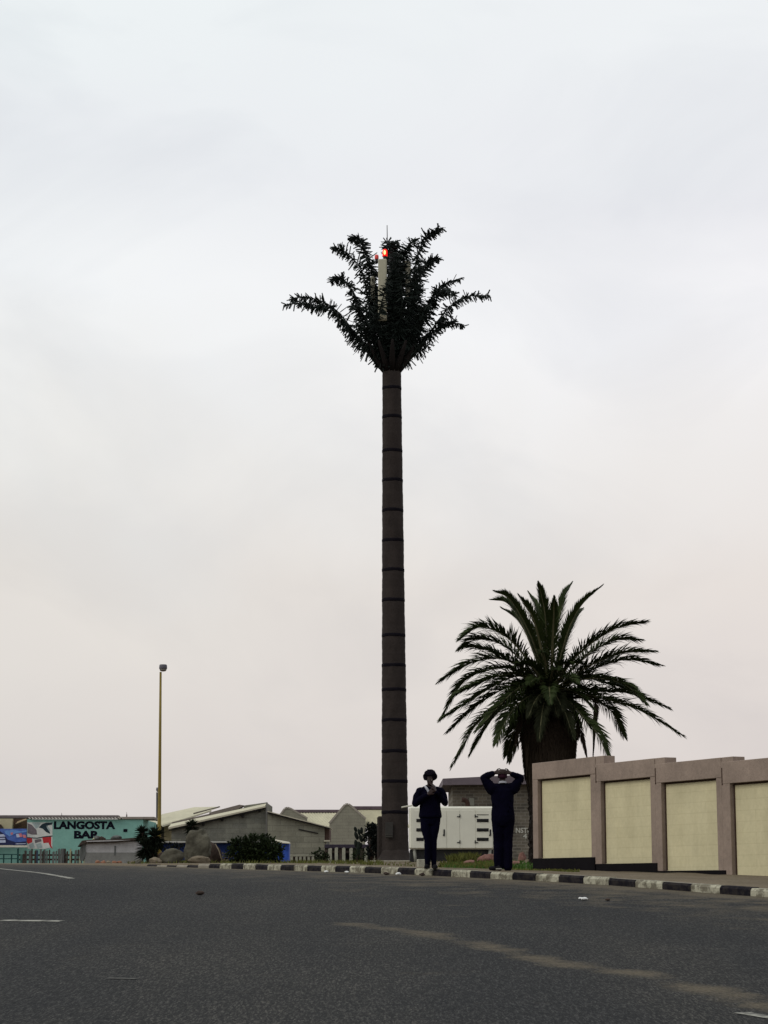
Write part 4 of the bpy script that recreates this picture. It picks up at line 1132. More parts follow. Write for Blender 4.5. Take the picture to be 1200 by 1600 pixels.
def leafball(q, c, r, n, ls, r_, squash=1.0, shell=.55, blade=False):
    for _ in range(n):
        u = r_.uniform(-1, 1); az_ = r_.uniform(0, 6.28); k = math.sqrt(1 - u * u); rr = r * (shell + (1 - shell) * r_.random() ** .5) * r_.uniform(.85, 1.1)
        v = Vector((math.cos(az_) * k, math.sin(az_) * k, u * squash)); p = c + v * rr
        d = (v + Vector((r_.gauss(0, .5), r_.gauss(0, .5), r_.gauss(.3, .5)))).normalized(); s = d.cross(Vector((r_.gauss(0, 1), r_.gauss(0, 1), r_.gauss(0, 1)))).normalized()
        l = ls * r_.uniform(.6, 1.5); wd = l * (.12 if blade else .28)
        q.add([p, p + d * l * .5 + s * wd, p + d * l, p + d * l * .5 - s * wd], [(0, 1, 2, 3)])
def bush(name, Y, blobs, m, label, cat, seed, n, ls, blade=False, stem=True):
    r_ = random.Random(seed); a0 = at(blobs[0][0], 1340, Y)
    root = empty(name, (a0.x, Y, zg(a0.x, Y)), label, cat)
    q = MB()
    for (px, py, r) in blobs:
        c = at(px, py, Y); rr = r / F * Y
        leafball(q, c, rr, int(n * rr * rr), ls, r_, .95, .5, blade)
        # smaller tufts break the outline
        for _ in range(5):
            az_, u = r_.uniform(0, 6.28), r_.uniform(-.2, 1); k = math.sqrt(1 - u * u)
            leafball(q, c + Vector((math.cos(az_) * k, math.sin(az_) * k, u)) * rr * .95, rr * .28, int(n * rr * rr * .09), ls, r_, 1, .2, blade)
    q.build('foliage', m, root)
    if stem:
        q = MB()
        for (px, py, r) in blobs:
            c = at(px, py, Y); g = Vector((c.x * .7 + a0.x * .3, Y, zg(a0.x, Y) - .05))
            for _ in range(3):
                e = c + Vector((r_.uniform(-.5, .5), r_.uniform(-.5, .5), r_.uniform(-.2, .5))) * r / F * Y
                q.tube([g, g.lerp(e, .6) + Vector((r_.gauss(0, .03), 0, 0)), e], [.022, .015, .007], 5)
        q.build('stem', M_ytrunk, root)
    return root
bush('shrub', 58, [(378, 1326, 17), (399, 1324, 20), (420, 1327, 18), (388, 1333, 15), (412, 1335, 14), (366, 1335, 11), (431, 1336, 11), (398, 1333, 15)], M_bush, 'broad dark green bush behind the kerb, before the grey block house', 'bush', 41, 5200, .085)
bush('shrub', 88, [(587, 1303, 10), (580, 1296, 8), (592, 1318, 11), (584, 1330, 10), (593, 1293, 6), (577, 1310, 7)], M_dbush, 'dark leafy bush close to the left side of the mast', 'bush', 42, 3200, .12)
bush('shrub', 86, [(500, 1338, 9), (491, 1341, 7), (508, 1341, 6)], M_bush, 'small low bush by the corner of the block house', 'bush', 43, 2600, .10)
bush('shrub', 62, [(268, 1328, 9), (278, 1325, 7)], M_dbush, 'little dark bush on the grey stone by the yellow post', 'bush', 44, 3500, .08)
bush('shrub', 61, [(351, 1341, 6), (359, 1343, 5), (345, 1345, 4)], mat('dry_leaf', (.12, .10, .04), .5, 3, .9), 'small dry yellowish plant left of the broad green bush', 'bush', 45, 3600, .07, True)
bush('shrub', 87, [(561, 1335, 9), (556, 1340, 6), (568, 1341, 6)], M_bush, 'weedy green plant at the foot of the cactus', 'bush', 46, 2600, .10, True)
def cactus():
    Y = 89; r_ = random.Random(9); a = at(561, 1345, Y)
    root = empty('cactus', (a.x, Y, zg(a.x, Y)), 'thin prickly pear cactus by the white picket fence', 'cactus')
    q = MB(); b_ = Vector((a.x, Y, zg(a.x, Y) - .1)); q.tube([b_, at(559, 1330, Y), at(560, 1315, Y)], [.10, .09, .07], 8); q.build('stem', M_cactus, root)
    for px, py, w_, h_ in ((556, 1318, 6, 12), (557, 1306, 6, 13), (555.5, 1296, 5, 9), (564, 1310, 6, 12), (565, 1298, 5, 11), (561, 1300, 5, 10), (563, 1322, 6, 11), (559, 1326, 6, 10)):
        q = MB(); c = at(px, py, Y + r_.uniform(-.1, .1)); q.ball(c, (w_ / 2 / F * Y, .05, h_ / 2 / F * Y), 12, 8, M=Matrix.Rotation(r_.uniform(-.35, .35), 3, 'Y') @ Matrix.Rotation(r_.uniform(-.5, .5), 3, 'Z')); q.build('pad', M_cactus, root)
cactus()

# ------------------------------------------------------------------ fences
M_whitepost = mat('whitewashed_post', (.27, .265, .21), .35, 6, .9, .3)
M_greywood = mat('weathered_grey_wood', (.10, .105, .10), .45, 5, .95, .4, stretch=(1, 1, .25))
M_teal_old = mat('faded_teal_wood', (.085, .19, .165), .4, 4, .9)
M_palewood = mat('pale_bare_wood', (.26, .26, .17), .35, 5, .9)
M_brownwood = mat('brown_wood', (.050, .038, .032), .4, 5, .95)
M_bluewood = mat('blue_grey_wood', (.035, .055, .085), .4, 5, .9)
def stake(px0, px1, py0, py1, Y, m, parent, name='picket', thick=None, lean=0.0):
    a, b_ = at(px0, py0, Y), at(px1, py1, Y); w_ = b_.x - a.x; z0 = min(b_.z, zg(a.x, Y)) - .1
    q = MB(); c0 = (a.x + b_.x) / 2
    t = thick or max(.03, w_ * .5)
    prof = [(-w_ / 2, 0), (w_ / 2, 0), (w_ / 2, 1), (w_ * .1, 1.03), (-w_ / 2, .98)]
    q.prism([Vector((c0 + x + lean * (k * (a.z - z0)), Y - t / 2, z0 + (a.z - z0) * k)) for x, k in prof], (0, t, 0))
    return q.build(name, m, parent)
YF = 92.0
pf = empty('picket_fence', (at(545, 1346, YF).x, YF, zg(at(545, 1346, YF).x, YF)), 'low fence of thick whitewashed posts left of the mast', 'fence')
for x0, x1, t in ((513, 518.5, 1326), (523, 528, 1325), (534.5, 539.5, 1325), (546, 551, 1325), (557, 559.5, 1326), (569.5, 574, 1325), (580.5, 586, 1325), (592, 597, 1325)):
    stake(x0, x1, t + rnd.uniform(-.6, .6), 1347, YF, M_whitepost, pf)
q = MB(); a, b_ = at(510, 1331, YF + .12), at(600, 1333, YF + .12); q.box(((a.x + b_.x) / 2, YF + .12, a.z), (b_.x - a.x, .06, .10)); q.build('rail', M_brownwood, pf)
# stub balustrade before the block house
bf = empty('low_balustrade', (at(468, 1346, 84).x, 84, zg(at(468, 1346, 84).x, 84)), 'tiny stubby pale balustrade with dark gaps below the block house', 'balustrade')
q = MB(); a, b_ = at(454, 1346, 84.1), at(490, 1337, 84.1); q.box(((a.x + b_.x) / 2, 84.15, (a.z + b_.z) / 2 - .03), (b_.x - a.x, .05, b_.z - a.z)); q.build('back_board', M_brownwood, bf)
for x in (454, 461.5, 467.5, 474, 480.5, 487): stake(x, x + 3.6, 1338 + rnd.uniform(-.5, .5), 1347, 84, M_whitepost, bf, 'post')
q = MB(); a, b_ = at(453, 1337, 84), at(491, 1336, 84); q.box(((a.x + b_.x) / 2, 84, a.z + .02), (b_.x - a.x, .10, .04)); q.build('top_rail', M_whitepost, bf)
# ramshackle paling fence in front of the bar
YS = 118.0
sf = empty('paling_fence', (at(80, 1350, YS).x, YS, zg(at(80, 1350, YS).x, YS)), 'ramshackle fence of uneven palings in front of the turquoise bar', 'fence')
r_ = random.Random(12)
x = 27.0
while x < 141:
    w_ = r_.choice((1.4, 1.8, 2.2, 2.8)); big = 88 < x < 101
    m_ = r_.choice([M_greywood, M_greywood, M_teal_old, M_brownwood, M_brownwood, M_palewood, M_bluewood])
    t = r_.uniform(1325.5, 1331); 
    if x < 36: t = 1333 + r_.uniform(0, 4)
    if big: m_ = r_.choice([M_greywood, M_brownwood, M_greywood]); w_ = 2.8; t = 1326.5
    if 104 < x < 108: m_ = M_palewood; w_ = 3.6; t = 1326
    if 122 < x: m_ = r_.choice([M_greywood, M_bluewood, M_greywood, M_palewood]); t = r_.uniform(1326, 1336)
    stake(x, x + w_, t, 1354, YS + r_.uniform(-.08, .08), m_, sf, 'paling', .05, r_.uniform(-.03, .03))
    x += w_ + (0.25 if big else r_.choice((.5, 1.2, 2.4, 3.4)))
for y_ in (1336, 1343):
    q = MB(); a, b_ = at(28, y_, YS + .15), at(140, y_ + .5, YS + .15); q.box(((a.x + b_.x) / 2, YS + .17, a.z), (b_.x - a.x, .06, .10)); q.build('rail', M_brownwood, sf)
rf = empty('rail_fence', (at(16, 1350, YS).x, YS, zg(at(16, 1350, YS).x, YS)), 'open dark green rail fence left of the uneven palings', 'fence')
M_dteal = mat('dark_teal_paint', (.018, .055, .052), .3, 4, .8)
for x in (-8, 5, 17.2): stake(x, x + 1.4, 1334.5, 1354, YS, M_dteal, rf, 'post')
for y_ in (1335, 1341.8):
    q = MB(); a, b_ = at(-10, y_, YS), at(26.5, y_, YS); q.box(((a.x + b_.x) / 2, YS - .04, a.z), (b_.x - a.x, .05, .055)); q.build('rail', M_dteal, rf)
stake(27, 28.8, 1326, 1354, YS - .1, M_dteal, rf, 'post')

# ------------------------------------------------------------------ the bar
M_teal = mat('turquoise_wall_paint', (.175, .350, .305), .15, .8, .9, .1, col2=(.205, .395, .345))
M_letter = mat('black_lettering', (.006, .006, .012), .2, 9, .9, spec=.05)
M_ridge = mat('asbestos_ridge', (.135, .115, .115), .25, 3, .9)
M_corr = mat('pale_corrugated_sheet', (.50, .48, .42), .12, 2, .8)
YA = 140.0
def wz(py, Y): return at(600, py, Y).z
def wx(px, Y): return at(px, 1320, Y).x
bar = empty('bar_building', (wx(130, YA), YA, zg(wx(130, YA), YA)), 'long turquoise bar with big black lettering on its wall', 'bar')
gz_ = zg(wx(130, YA), YA) - .4
q = MB(); x0, x1 = wx(41.5, YA), wx(223, YA)
q.box(((x0 + x1) / 2, YA + 4, (wz(1280, YA) + gz_) / 2), (x1 - x0, 8, wz(1280, YA) - gz_)); q.build('wall', M_teal, bar)
q = MB(); x2 = wx(-60, YA); q.box(((x0 + x2) / 2 - .01, YA + 1.2, (wz(1323, YA) + gz_) / 2), (x0 - x2 - .02, 2.2, wz(1323, YA) - gz_)); q.build('porch_wall', M_teal, bar)
def corrugated(q, x0, x1, p_low, p_high, pitch, amp, mat_i=0, th=.02):
    """sheet between a low and a high edge (y, z), ribs running up the slope"""
    n_ = max(4, int((x1 - x0) / pitch * 6)); vs = []
    nv = Vector((0, -(p_high[1] - p_low[1]), p_high[0] - p_low[0])).normalized()
    for i in range(n_ + 1):
        x = x0 + (x1 - x0) * i / n_; h = amp * math.cos(2 * math.pi * (x - x0) / pitch)
        for (y, z) in (p_low, p_high):
            for t in (0, th): vs.append(Vector((x, y, z)) + nv * (h + t))
    f = []
    for i in range(n_):
        a = 4 * i; b_ = a + 4
        f += [(a + 1, a + 3, b_ + 3, b_ + 1), (a, b_, b_ + 2, a + 2), (a, a + 1, b_ + 1, b_), (a + 2, b_ + 2, b_ + 3, a + 3)]
    f += [(0, 2, 3, 1), (4 * n_, 4 * n_ + 1, 4 * n_ + 3, 4 * n_ + 2)]
    q.add(vs, f, mat_i)
q = MB(); corrugated(q, wx(44, YA), wx(192, YA), (YA - .25, wz(1280, YA) + .045), (YA + 4, wz(1276, YA) + .07), wx(5.2, YA) - wx(0, YA), .045)
roof = q.build('roof', M_corr, bar)
q = MB(); a, b_ = wx(-60, YA), wx(183.5, YA); q.box(((a + b_) / 2, YA + .6, (wz(1273.6, YA) + wz(1278.2, YA)) / 2), (b_ - a, 1.0, wz(1273.6, YA) - wz(1278.2, YA)), 0, 0, .03); q.build('ridge_cap', M_ridge, bar)
q = MB(); a, b_ = wx(183.6, YA), wx(240, YA); q.box(((a + b_) / 2, YA + 1.4, (wz(1276.2, YA) + wz(1280.2, YA)) / 2), (b_ - a, 3.0, wz(1276.2, YA) - wz(1280.2, YA)), 0, 0, .02); q.build('eave_board', mat('pale_brown_board', (.22, .19, .165), .2, 4, .9), bar)
text_mesh('painted_letters', 'LANGOSTA', M_letter, bar, 84, 180.5, 1283, 1295.8, YA, .055, .012)
text_mesh('painted_letters', 'BAR', M_letter, bar, 115.5, 156, 1298, 1310.4, YA, .055, .012)
q = MB(); a, b_ = at(192.8, 1300, YA), at(199, 1295.2, YA); q.box(((a.x + b_.x) / 2, YA, (a.z + b_.z) / 2), (b_.x - a.x, .06, b_.z - a.z), 0, 0, .008); q.build('air_vent', M_letter, bar)
for px, t in ((96.3, 1270), (198, 1269)):
    q = MB(); a, b_ = at(px, 1277, YA + .6), at(px, t, YA + .6); q.tube([a, a.lerp(b_, .55), a.lerp(b_, .56), b_], [.045, .045, .018, .014], 6); q.build('roof_pipe', M_ridge, bar)
# mural on the left end of the wall: flat painted shapes, a sea bird on rocks
def patch(q, pts, Y, lift, mi, depth=.004):
    P = [at(x / 10, 1260 + y / 10, Y) for x, y in pts]
    P = [Vector((p.x, Y - lift, p.z)) for p in P]
    q.prism(P, (0, depth, 0), mi)
mm = [mat('mural_pale', (.52, .53, .50), .12, 3, .85), mat('mural_grey', (.14, .12, .13), .4, 6, .85), mat('mural_dark', (.020, .035, .045), .3, 6, .85), mat('mural_red', (.42, .035, .04), .25, 5, .85), mat('mural_cloud_grey', (.30, .36, .36), .2, 5, .85)]
q = MB()
patch(q, [(425, 250), (820, 250), (818, 640), (690, 665), (430, 660)], YA, .006, 0)
patch(q, [(430, 262), (500, 290), (570, 370), (580, 440), (500, 440), (430, 420)], YA, .012, 1)
patch(q, [(500, 255), (640, 255), (600, 330), (560, 350)], YA, .010, 4)
patch(q, [(605, 330), (660, 275), (720, 255), (822, 252), (810, 285), (740, 300), (770, 370), (785, 430), (720, 400), (670, 350)], YA, .012, 2)
patch(q, [(420, 480), (500, 490), (505, 560), (440, 585), (420, 560)], YA, .012, 3)
patch(q, [(660, 490), (700, 470), (800, 475), (800, 610), (825, 660), (790, 640), (755, 565), (680, 575)], YA, .012, 3)
patch(q, [(430, 480), (580, 490), (680, 468), (820, 455), (820, 470), (680, 485), (580, 505), (430, 492)], YA, .014, 2)
patch(q, [(540, 520), (640, 505), (650, 545), (550, 575)], YA, .013, 1)
patch(q, [(455, 600), (520, 565), (545, 640), (470, 655)], YA, .014, 4); patch(q, [(560, 590), (640, 570), (665, 640), (590, 660)], YA, .014, 4); patch(q, [(690, 600), (760, 570), (775, 640), (710, 660)], YA, .014, 0)
patch(q, [(725, 300), (760, 330), (790, 380), (770, 390), (735, 340)], YA, .016, 4)
q.build('mural', mm, bar)
# blue advertising board
YBo = 139.2
bd = empty('billboard', (wx(10, YBo), YBo, wz(1324, YBo)), 'blue advertising board with pale and red shapes beside the bar mural', 'billboard')
q = MB(); a, b_ = at(-40, 1320.5, YBo), at(41.6, 1295, YBo); q.box(((a.x + b_.x) / 2, YBo + .05, (a.z + b_.z) / 2), (b_.x - a.x, .08, b_.z - a.z), 0, 0, .01); q.build('board', mat('poster_blue', (.035, .075, .32), .45, 2, .6, col2=(.10, .19, .50)), bd)
q = MB(); bm_ = [mat('poster_navy', (.008, .012, .06), .3, 3, .6), mat('poster_pale', (.38, .42, .55), .25, 5, .6), mat('poster_pink', (.46, .15, .17), .3, 5, .6), mat('poster_light_blue', (.10, .22, .50), .3, 4, .6)]
patch(q, [(-400, 590), (-400, 430), (0, 385), (60, 430), (120, 520), (250, 560), (416, 545), (416, 605), (-400, 605)], YBo, .004, 0, .003)
patch(q, [(60, 380), (200, 365), (330, 385), (416, 370), (416, 400), (250, 420), (150, 470), (90, 430)], YBo, .004, 3, .003)
for pts in ([(-60, 440), (60, 435), (85, 470), (-60, 480)], [(-60, 495), (70, 490), (85, 510), (-60, 515)], [(-60, 530), (85, 525), (90, 565), (-60, 570)], [(245, 580), (400, 576), (400, 588), (245, 592)], [(250, 430), (300, 425), (310, 480), (260, 485)]): patch(q, pts, YBo, .008, 1, .003)
for pts in ([(165, 410), (205, 405), (200, 440), (170, 445)], [(290, 425), (335, 420), (350, 475), (310, 480)], [(350, 440), (400, 445), (412, 490), (365, 490)]): patch(q, pts, YBo, .0085, 2, .003)
q.build('printed_shapes', bm_, bd)
q = MB(); a, b_ = at(-40, 1324, YBo), at(43, 1321, YBo); q.box(((a.x + b_.x) / 2, YBo + .04, (a.z + b_.z) / 2), (b_.x - a.x, .10, b_.z - a.z), 0, 0, .008); q.build('lower_frame', M_corr, bd)
# house behind the board
YH = 143.0
ch = empty('cream_house', (wx(0, YH), YH, zg(wx(0, YH), YH)), 'cream house with a brown lean-to peeping over the blue board', 'house')
q = MB(); a, b_ = at(-70, 1330, YH), at(19.5, 1277, YH); q.box(((a.x + b_.x) / 2, YH + 1.5, (a.z + b_.z) / 2), (b_.x - a.x, 3, b_.z - a.z)); q.build('wall', mat('cream_house_wall', (.42, .36, .235), .12, 2, .9), ch)
q = MB(); a, b_ = at(19.5, 1330, YH + .4), at(43, 1278.5, YH + .4); q.box(((a.x + b_.x) / 2, YH + 1.9, (a.z + b_.z) / 2), (b_.x - a.x, 3, b_.z - a.z)); q.build('lean_to', mat('rusty_brown_sheet', (.085, .052, .035), .5, 3, .9), ch)
q = MB(); P = [at(x, y, YH - .1) for x, y in ((28, 1283), (40, 1279), (40.5, 1281), (24, 1287.5))]; q.prism(P, (0, .3, 0)); q.build('lean_to_roof', mat('tan_roof_sheet', (.46, .33, .20), .2, 3, .9), ch)  # slanted roof in plain tan
q = MB(); P = [at(x, y, YH - .15) for x, y in ((-6, 1290), (1, 1288), (5, 1294), (-6, 1296))]; q.prism(P, (0, .15, 0)); q.build('window', M_brownwood, ch)

# whitewashed hut with junk weighing down its roof
YW = 112.0
hut = empty('hut', (wx(168, YW), YW, zg(wx(168, YW), YW)), 'low whitewashed hut with a dark sagging roof before the turquoise bar', 'hut')
M_wash = mat('dirty_whitewash', (.35, .345, .345), .25, 1.6, .9, .2); M_wash2 = mat('grey_dado', (.175, .175, .165), .25, 2, .9, .2)
gzz = zg(wx(168, YW), YW) - .3
q = MB(); a, b_ = at(133, 1332, YW), at(216, 1315, YW); q.box(((a.x + b_.x) / 2, YW + 1, (a.z + b_.z) / 2), (b_.x - a.x, 2, b_.z - a.z)); q.build('wall', M_wash, hut)
q = MB(); q.box(((a.x + b_.x) / 2, YW + .985, (a.z + gzz) / 2 - .001), (b_.x - a.x + .03, 2, a.z - gzz)); q.build('lower_wall', M_wash2, hut)
q = MB(); P = [at(x, y, YW - .2) for x, y in ((121, 1323), (128, 1313.5), (140, 1312), (175, 1311.5), (217, 1308.5), (217, 1312), (180, 1316.5), (135, 1317.5), (129, 1319))]; q.prism(P, (0, 2.3, 0)); q.build('roof', M_brownwood, hut)
q = MB(); P = [at(x, y, YW - .28) for x, y in ((134, 1313.8), (180, 1312.8), (205, 1312.5), (180, 1314.2), (136, 1315.4))]; q.prism(P, (0, .06, 0)); q.build('roof_batten', M_wash, hut)
q = MB(); P = [at(x, y, YW - .05) for x, y in ((123, 1330), (129, 1319), (134, 1317), (134, 1332), (130, 1345), (125, 1345))]; q.prism(P, (0, .3, 0)); q.build('end_board', M_greywood, hut)
q = MB(); a = at(180, 1326, YW); q.box((a.x, YW - .01, a.z - .1), (.08, .05, .5)); q.build('drain_stain_pipe', M_greywood, hut)
ztop = wz(1311, YW)
for i, (px, w_, h_, lb) in enumerate(((151, 10, 7, 'lump of junk on the hut roof, second from the left'), (146, 6, 4, 'low lump at the left end of the junk on the hut roof'), (158, 8, 6, 'dark lump of junk just right of the middle of the bar lettering end'), (162, 5, 4, 'little dark stone on the hut roof beside the dark lump'))):
    rock('roof_weight', px, YW + .3, w_, h_, 60 + i, [M_greywood, M_palewood, M_drock, M_drock][i], ['tallest lump of junk on the left half of the hut roof', 'low pale lump at the left end of the hut roof', 'dark lump of junk near the middle of the hut roof', 'smallest dark stone on the hut roof right of the dark lump'][i], 8, base=ztop - .05)
rock('roof_weight', 181, YW + .3, 18, 6.0, 66, M_greywood, 'wide flat bundle on the right half of the hut roof', 12, base=ztop)
M_rubble = mat('red_brick_rubble', (.22, .075, .045), .6, 2.5, .95, .5, col2=(.30, .20, .13))
for i, (px, w_, lb) in enumerate(((153, 9, 'brick red rubble stone nearest the fence, below the hut'), (161, 10, 'second rubble stone from the fence along the hut foot'), (170, 11, 'rubble stone in the middle of the hut foot'), (179, 9, 'orange rubble stone right of the middle of the hut foot'), (187, 9, 'rubble stone nearest the yucca along the hut foot'))):
    rock('rubble_stone', px, 105 + i * .1, w_, 6.5 - i * .3, 70 + i, M_rubble if i != 2 else M_tanrock, lb, 8)
# ------------------------------------------------------------------ block houses and warehouses across the road
M_block = brickmat('grey_concrete_block', (.195, .193, .158), (.155, .154, .132), (.145, .143, .12), .85, .30, .022, .95, .3, 'X', .40)
M_block2 = brickmat('grey_green_block', (.235, .228, .178), (.19, .184, .144), (.165, .16, .128), .9, .32, .022, .95, .5, 'X', .28)
M_gable = brickmat('pale_grey_block', (.245, .235, .185), (.225, .215, .17), (.185, .175, .14), 1.1, .30, .02, .95, .4, 'X', .18)
M_yroof = mat('yellowish_corrugated_roof', (.46, .430, .315), .16, .6, .85)
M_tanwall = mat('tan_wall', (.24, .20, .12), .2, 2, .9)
M_palefas = mat('pale_roof_edge', (.40, .37, .29), .12, 2, .8)
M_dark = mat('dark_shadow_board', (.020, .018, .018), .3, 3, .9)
M_brownroof = mat('brown_grey_roof', (.135, .115, .105), .2, 2, .9)
def P_(pts, Y): return [at(x, y, Y) for x, y in pts]
def sheet(q, pts3, th=.06, mi=0):
    """sloping roof sheet given by its corner points"""
    P = [Vector(p) for p in pts3]; n_ = (P[1] - P[0]).cross(P[2] - P[0]).normalized()
    if n_.z < 0: n_ = -n_
    q.prism(P, -n_ * th, mi)
# block house with a single pitch roof
Y1 = 125.0
h1 = empty('block_house', (wx(340, Y1), Y1, zg(wx(340, Y1), Y1)), 'grey block house with a pale edged roof rising to the right', 'house')
g1 = zg(wx(340, Y1), Y1) - .4
q = MB(); f = P_([(268, 1294.5), (413.5, 1260), (417.3, 1254.5), (417.3, 1330), (268, 1330)], Y1); f[3].z = f[4].z = g1
q.prism(f, (0, 6, 0)); q.build('wall', M_block, h1)
q = MB(); a = P_([(263, 1292.6), (414.5, 1259.3), (414.5, 1261.6), (263, 1295.6)], Y1 - .35); q.prism(a, (0, .34, 0)); rfe = q.build('roof_edge', M_palefas, h1)
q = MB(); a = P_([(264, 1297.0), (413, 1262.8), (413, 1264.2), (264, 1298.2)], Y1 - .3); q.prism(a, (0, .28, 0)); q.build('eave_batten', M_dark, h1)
# roof plane seen from below its upper edge: rises to the back
q = MB(); lo0, lo1 = at(263, 1292.6, Y1 - .34), at(414.5, 1259.3, Y1 - .34); hi0, hi1 = at(268, 1286.5, Y1 + 6), at(417, 1254.5, Y1 + 6)
sheet(q, [lo0, lo1, hi1, hi0], .08); q.build('roof', M_yroof, h1)
q = MB(); q.prism(P_([(268, 1285), (327, 1271.5), (327, 1276), (268, 1290.5)], Y1 + 5.2), (0, 1.2, 0)); q.build('parapet', M_brownroof, h1)
q = MB(); q.prism(P_([(327, 1269.5), (374, 1257.2), (381, 1258.3), (372, 1264), (327, 1276)], Y1 + 5.3), (0, 1.2, 0)); q.build('parapet', M_brownroof, h1)
q = MB(); q.prism(P_([(381, 1258.6), (416.9, 1253.6), (417.3, 1262), (381, 1268)], Y1 + 5.0), (0, 1.2, 0)); q.build('parapet', M_block, h1)
q = MB(); a, b_ = at(414.8, 1330, Y1 - .12), at(417.9, 1253.6, Y1 - .12); q.box(((a.x + b_.x) / 2, Y1 - .05, (b_.z + g1) / 2), (b_.x - a.x, .2, b_.z - g1)); q.build('corner_post', mat('grey_render', (.165, .16, .15), .15, 3, .9), h1)
for px, py in ((317.5, 1288), (347, 1281), (379, 1275), (406, 1266.5)):
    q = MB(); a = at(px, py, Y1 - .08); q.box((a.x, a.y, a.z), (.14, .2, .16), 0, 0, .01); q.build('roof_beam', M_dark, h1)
# yellow roofed house behind it
Y2 = 150.0
h2 = empty('yellow_roofed_house', (wx(255, Y2), Y2, zg(wx(255, Y2), Y2)), 'house with a broad yellowish corrugated roof behind the yellow lamp post', 'house')
g2 = zg(wx(255, Y2), Y2) - .3
q = MB(); a, b_ = at(256, 1315, Y2), at(330, 1290, Y2); q.box(((a.x + b_.x) / 2, Y2 + 2.6, (at(300, 1288, Y2).z + g2) / 2), (b_.x - a.x, 5, at(300, 1288, Y2).z - g2)); q.build('wall', M_tanwall, h2)
q = MB(); sheet(q, [at(227.5, 1284.5, Y2), at(252.5, 1287.5, Y2 - 1.5), at(256, 1290.5, Y2 - 1.6), at(303, 1275, Y2 + .5), at(345, 1260.5, Y2 + 3.2), at(303, 1261.2, Y2 + 4.4), at(254, 1272, Y2 + 3.2)], .10)
r2 = q.build('roof', M_yroof, h2)
q = MB(); q.prism(P_([(254, 1289.6), (330, 1266.0), (330, 1268.0), (254, 1292.2)], Y2 - 1.75), (0, .2, 0)); q.build('roof_edge', M_palefas, h2)
q = MB(); q.prism(P_([(302, 1270.2), (343, 1259.6), (343, 1260.8), (302, 1272.0)], Y2 - 1.0), (0, .4, 0)); q.build('roof_step', M_brownroof, h2)
q = MB(); a, b_ = at(229, 1340, Y2), at(257, 1287.5, Y2); q.box(((a.x + b_.x) / 2, Y2 + 2.4, (b_.z + g2) / 2), (b_.x - a.x, 4.4, b_.z - g2)); q.build('side_wall', mat('brown_side_wall', (.075, .062, .048), .3, 3, .9), h2)  # darker brown than the tan wall
q = MB(); a = at(234, 1292, Y2 - .1); q.box((a.x, Y2 - .03, a.z), (.2, .05, .22)); q.build('wall_lamp', M_palefas, h2)
# lower block house to the right
Y3 = 124.0
h3 = empty('block_house', (wx(462, Y3), Y3, zg(wx(462, Y3), Y3)), 'grey block house whose thin roof slopes down to the right', 'house')
g3 = zg(wx(462, Y3), Y3) - .4
q = MB(); f = P_([(418, 1269), (507, 1291.5), (507, 1330), (418, 1330)], Y3); f[2].z = f[3].z = g3; q.prism(f, (0, 6, 0)); q.build('wall', M_block2, h3)
q = MB(); lo = P_([(417.8, 1267), (515.5, 1292.2)], Y3 - .35); hi = [p + Vector((0, 6.4, .05)) for p in lo]; sheet(q, [lo[0], lo[1], hi[1], hi[0]], .05); q.build('roof', M_palefas, h3)
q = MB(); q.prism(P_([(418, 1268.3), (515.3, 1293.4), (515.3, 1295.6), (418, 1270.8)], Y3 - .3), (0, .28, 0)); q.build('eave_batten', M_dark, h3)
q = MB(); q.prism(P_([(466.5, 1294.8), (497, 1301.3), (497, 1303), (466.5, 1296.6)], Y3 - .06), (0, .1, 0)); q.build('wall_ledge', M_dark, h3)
q = MB(); f = P_([(507.2, 1293.8), (514.6, 1295), (514.6, 1313), (507.2, 1313)], Y3 + .5); q.prism(f, (0, 4, 0)); q.build('side_boarding', mat('reddish_brown_boards', (.085, .055, .045), .35, 4, .9), h3)
q = MB(); a, b_ = at(506.3, 1314.8, Y3 - .1), at(515.5, 1312.8, Y3 - .1); q.box(((a.x + b_.x) / 2, Y3 + .2, (a.z + b_.z) / 2), (b_.x - a.x, .8, b_.z - a.z)); q.build('lintel', M_palefas, h3)
# dark open stall behind the white posts
Y4 = 108.0
st = empty('open_stall', (wx(545, Y4), Y4, zg(wx(545, Y4), Y4)), 'low dark open stall with a flat purple grey roof behind the white posts', 'stall')
g4 = zg(wx(545, Y4), Y4) - .2
q = MB(); a, b_ = at(507, 1325.5, Y4), at(601, 1319.5, Y4); q.box(((a.x + b_.x) / 2, Y4 + 1.0, (a.z + b_.z) / 2), (b_.x - a.x, 2.2, b_.z - a.z), 0, 0, .02); q.build('roof', mat('dark_purple_roof', (.030, .025, .036), .3, 3, .8), st)
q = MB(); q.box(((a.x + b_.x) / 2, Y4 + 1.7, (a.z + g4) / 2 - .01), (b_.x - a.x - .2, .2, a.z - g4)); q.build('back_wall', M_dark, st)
for px in (509, 532, 565, 598):
    q = MB(); c = at(px, 1330, Y4); q.box((c.x, Y4 + .1, (a.z + g4) / 2), (.12, .12, a.z - g4 - .005)); q.build('post', M_brownwood, st)
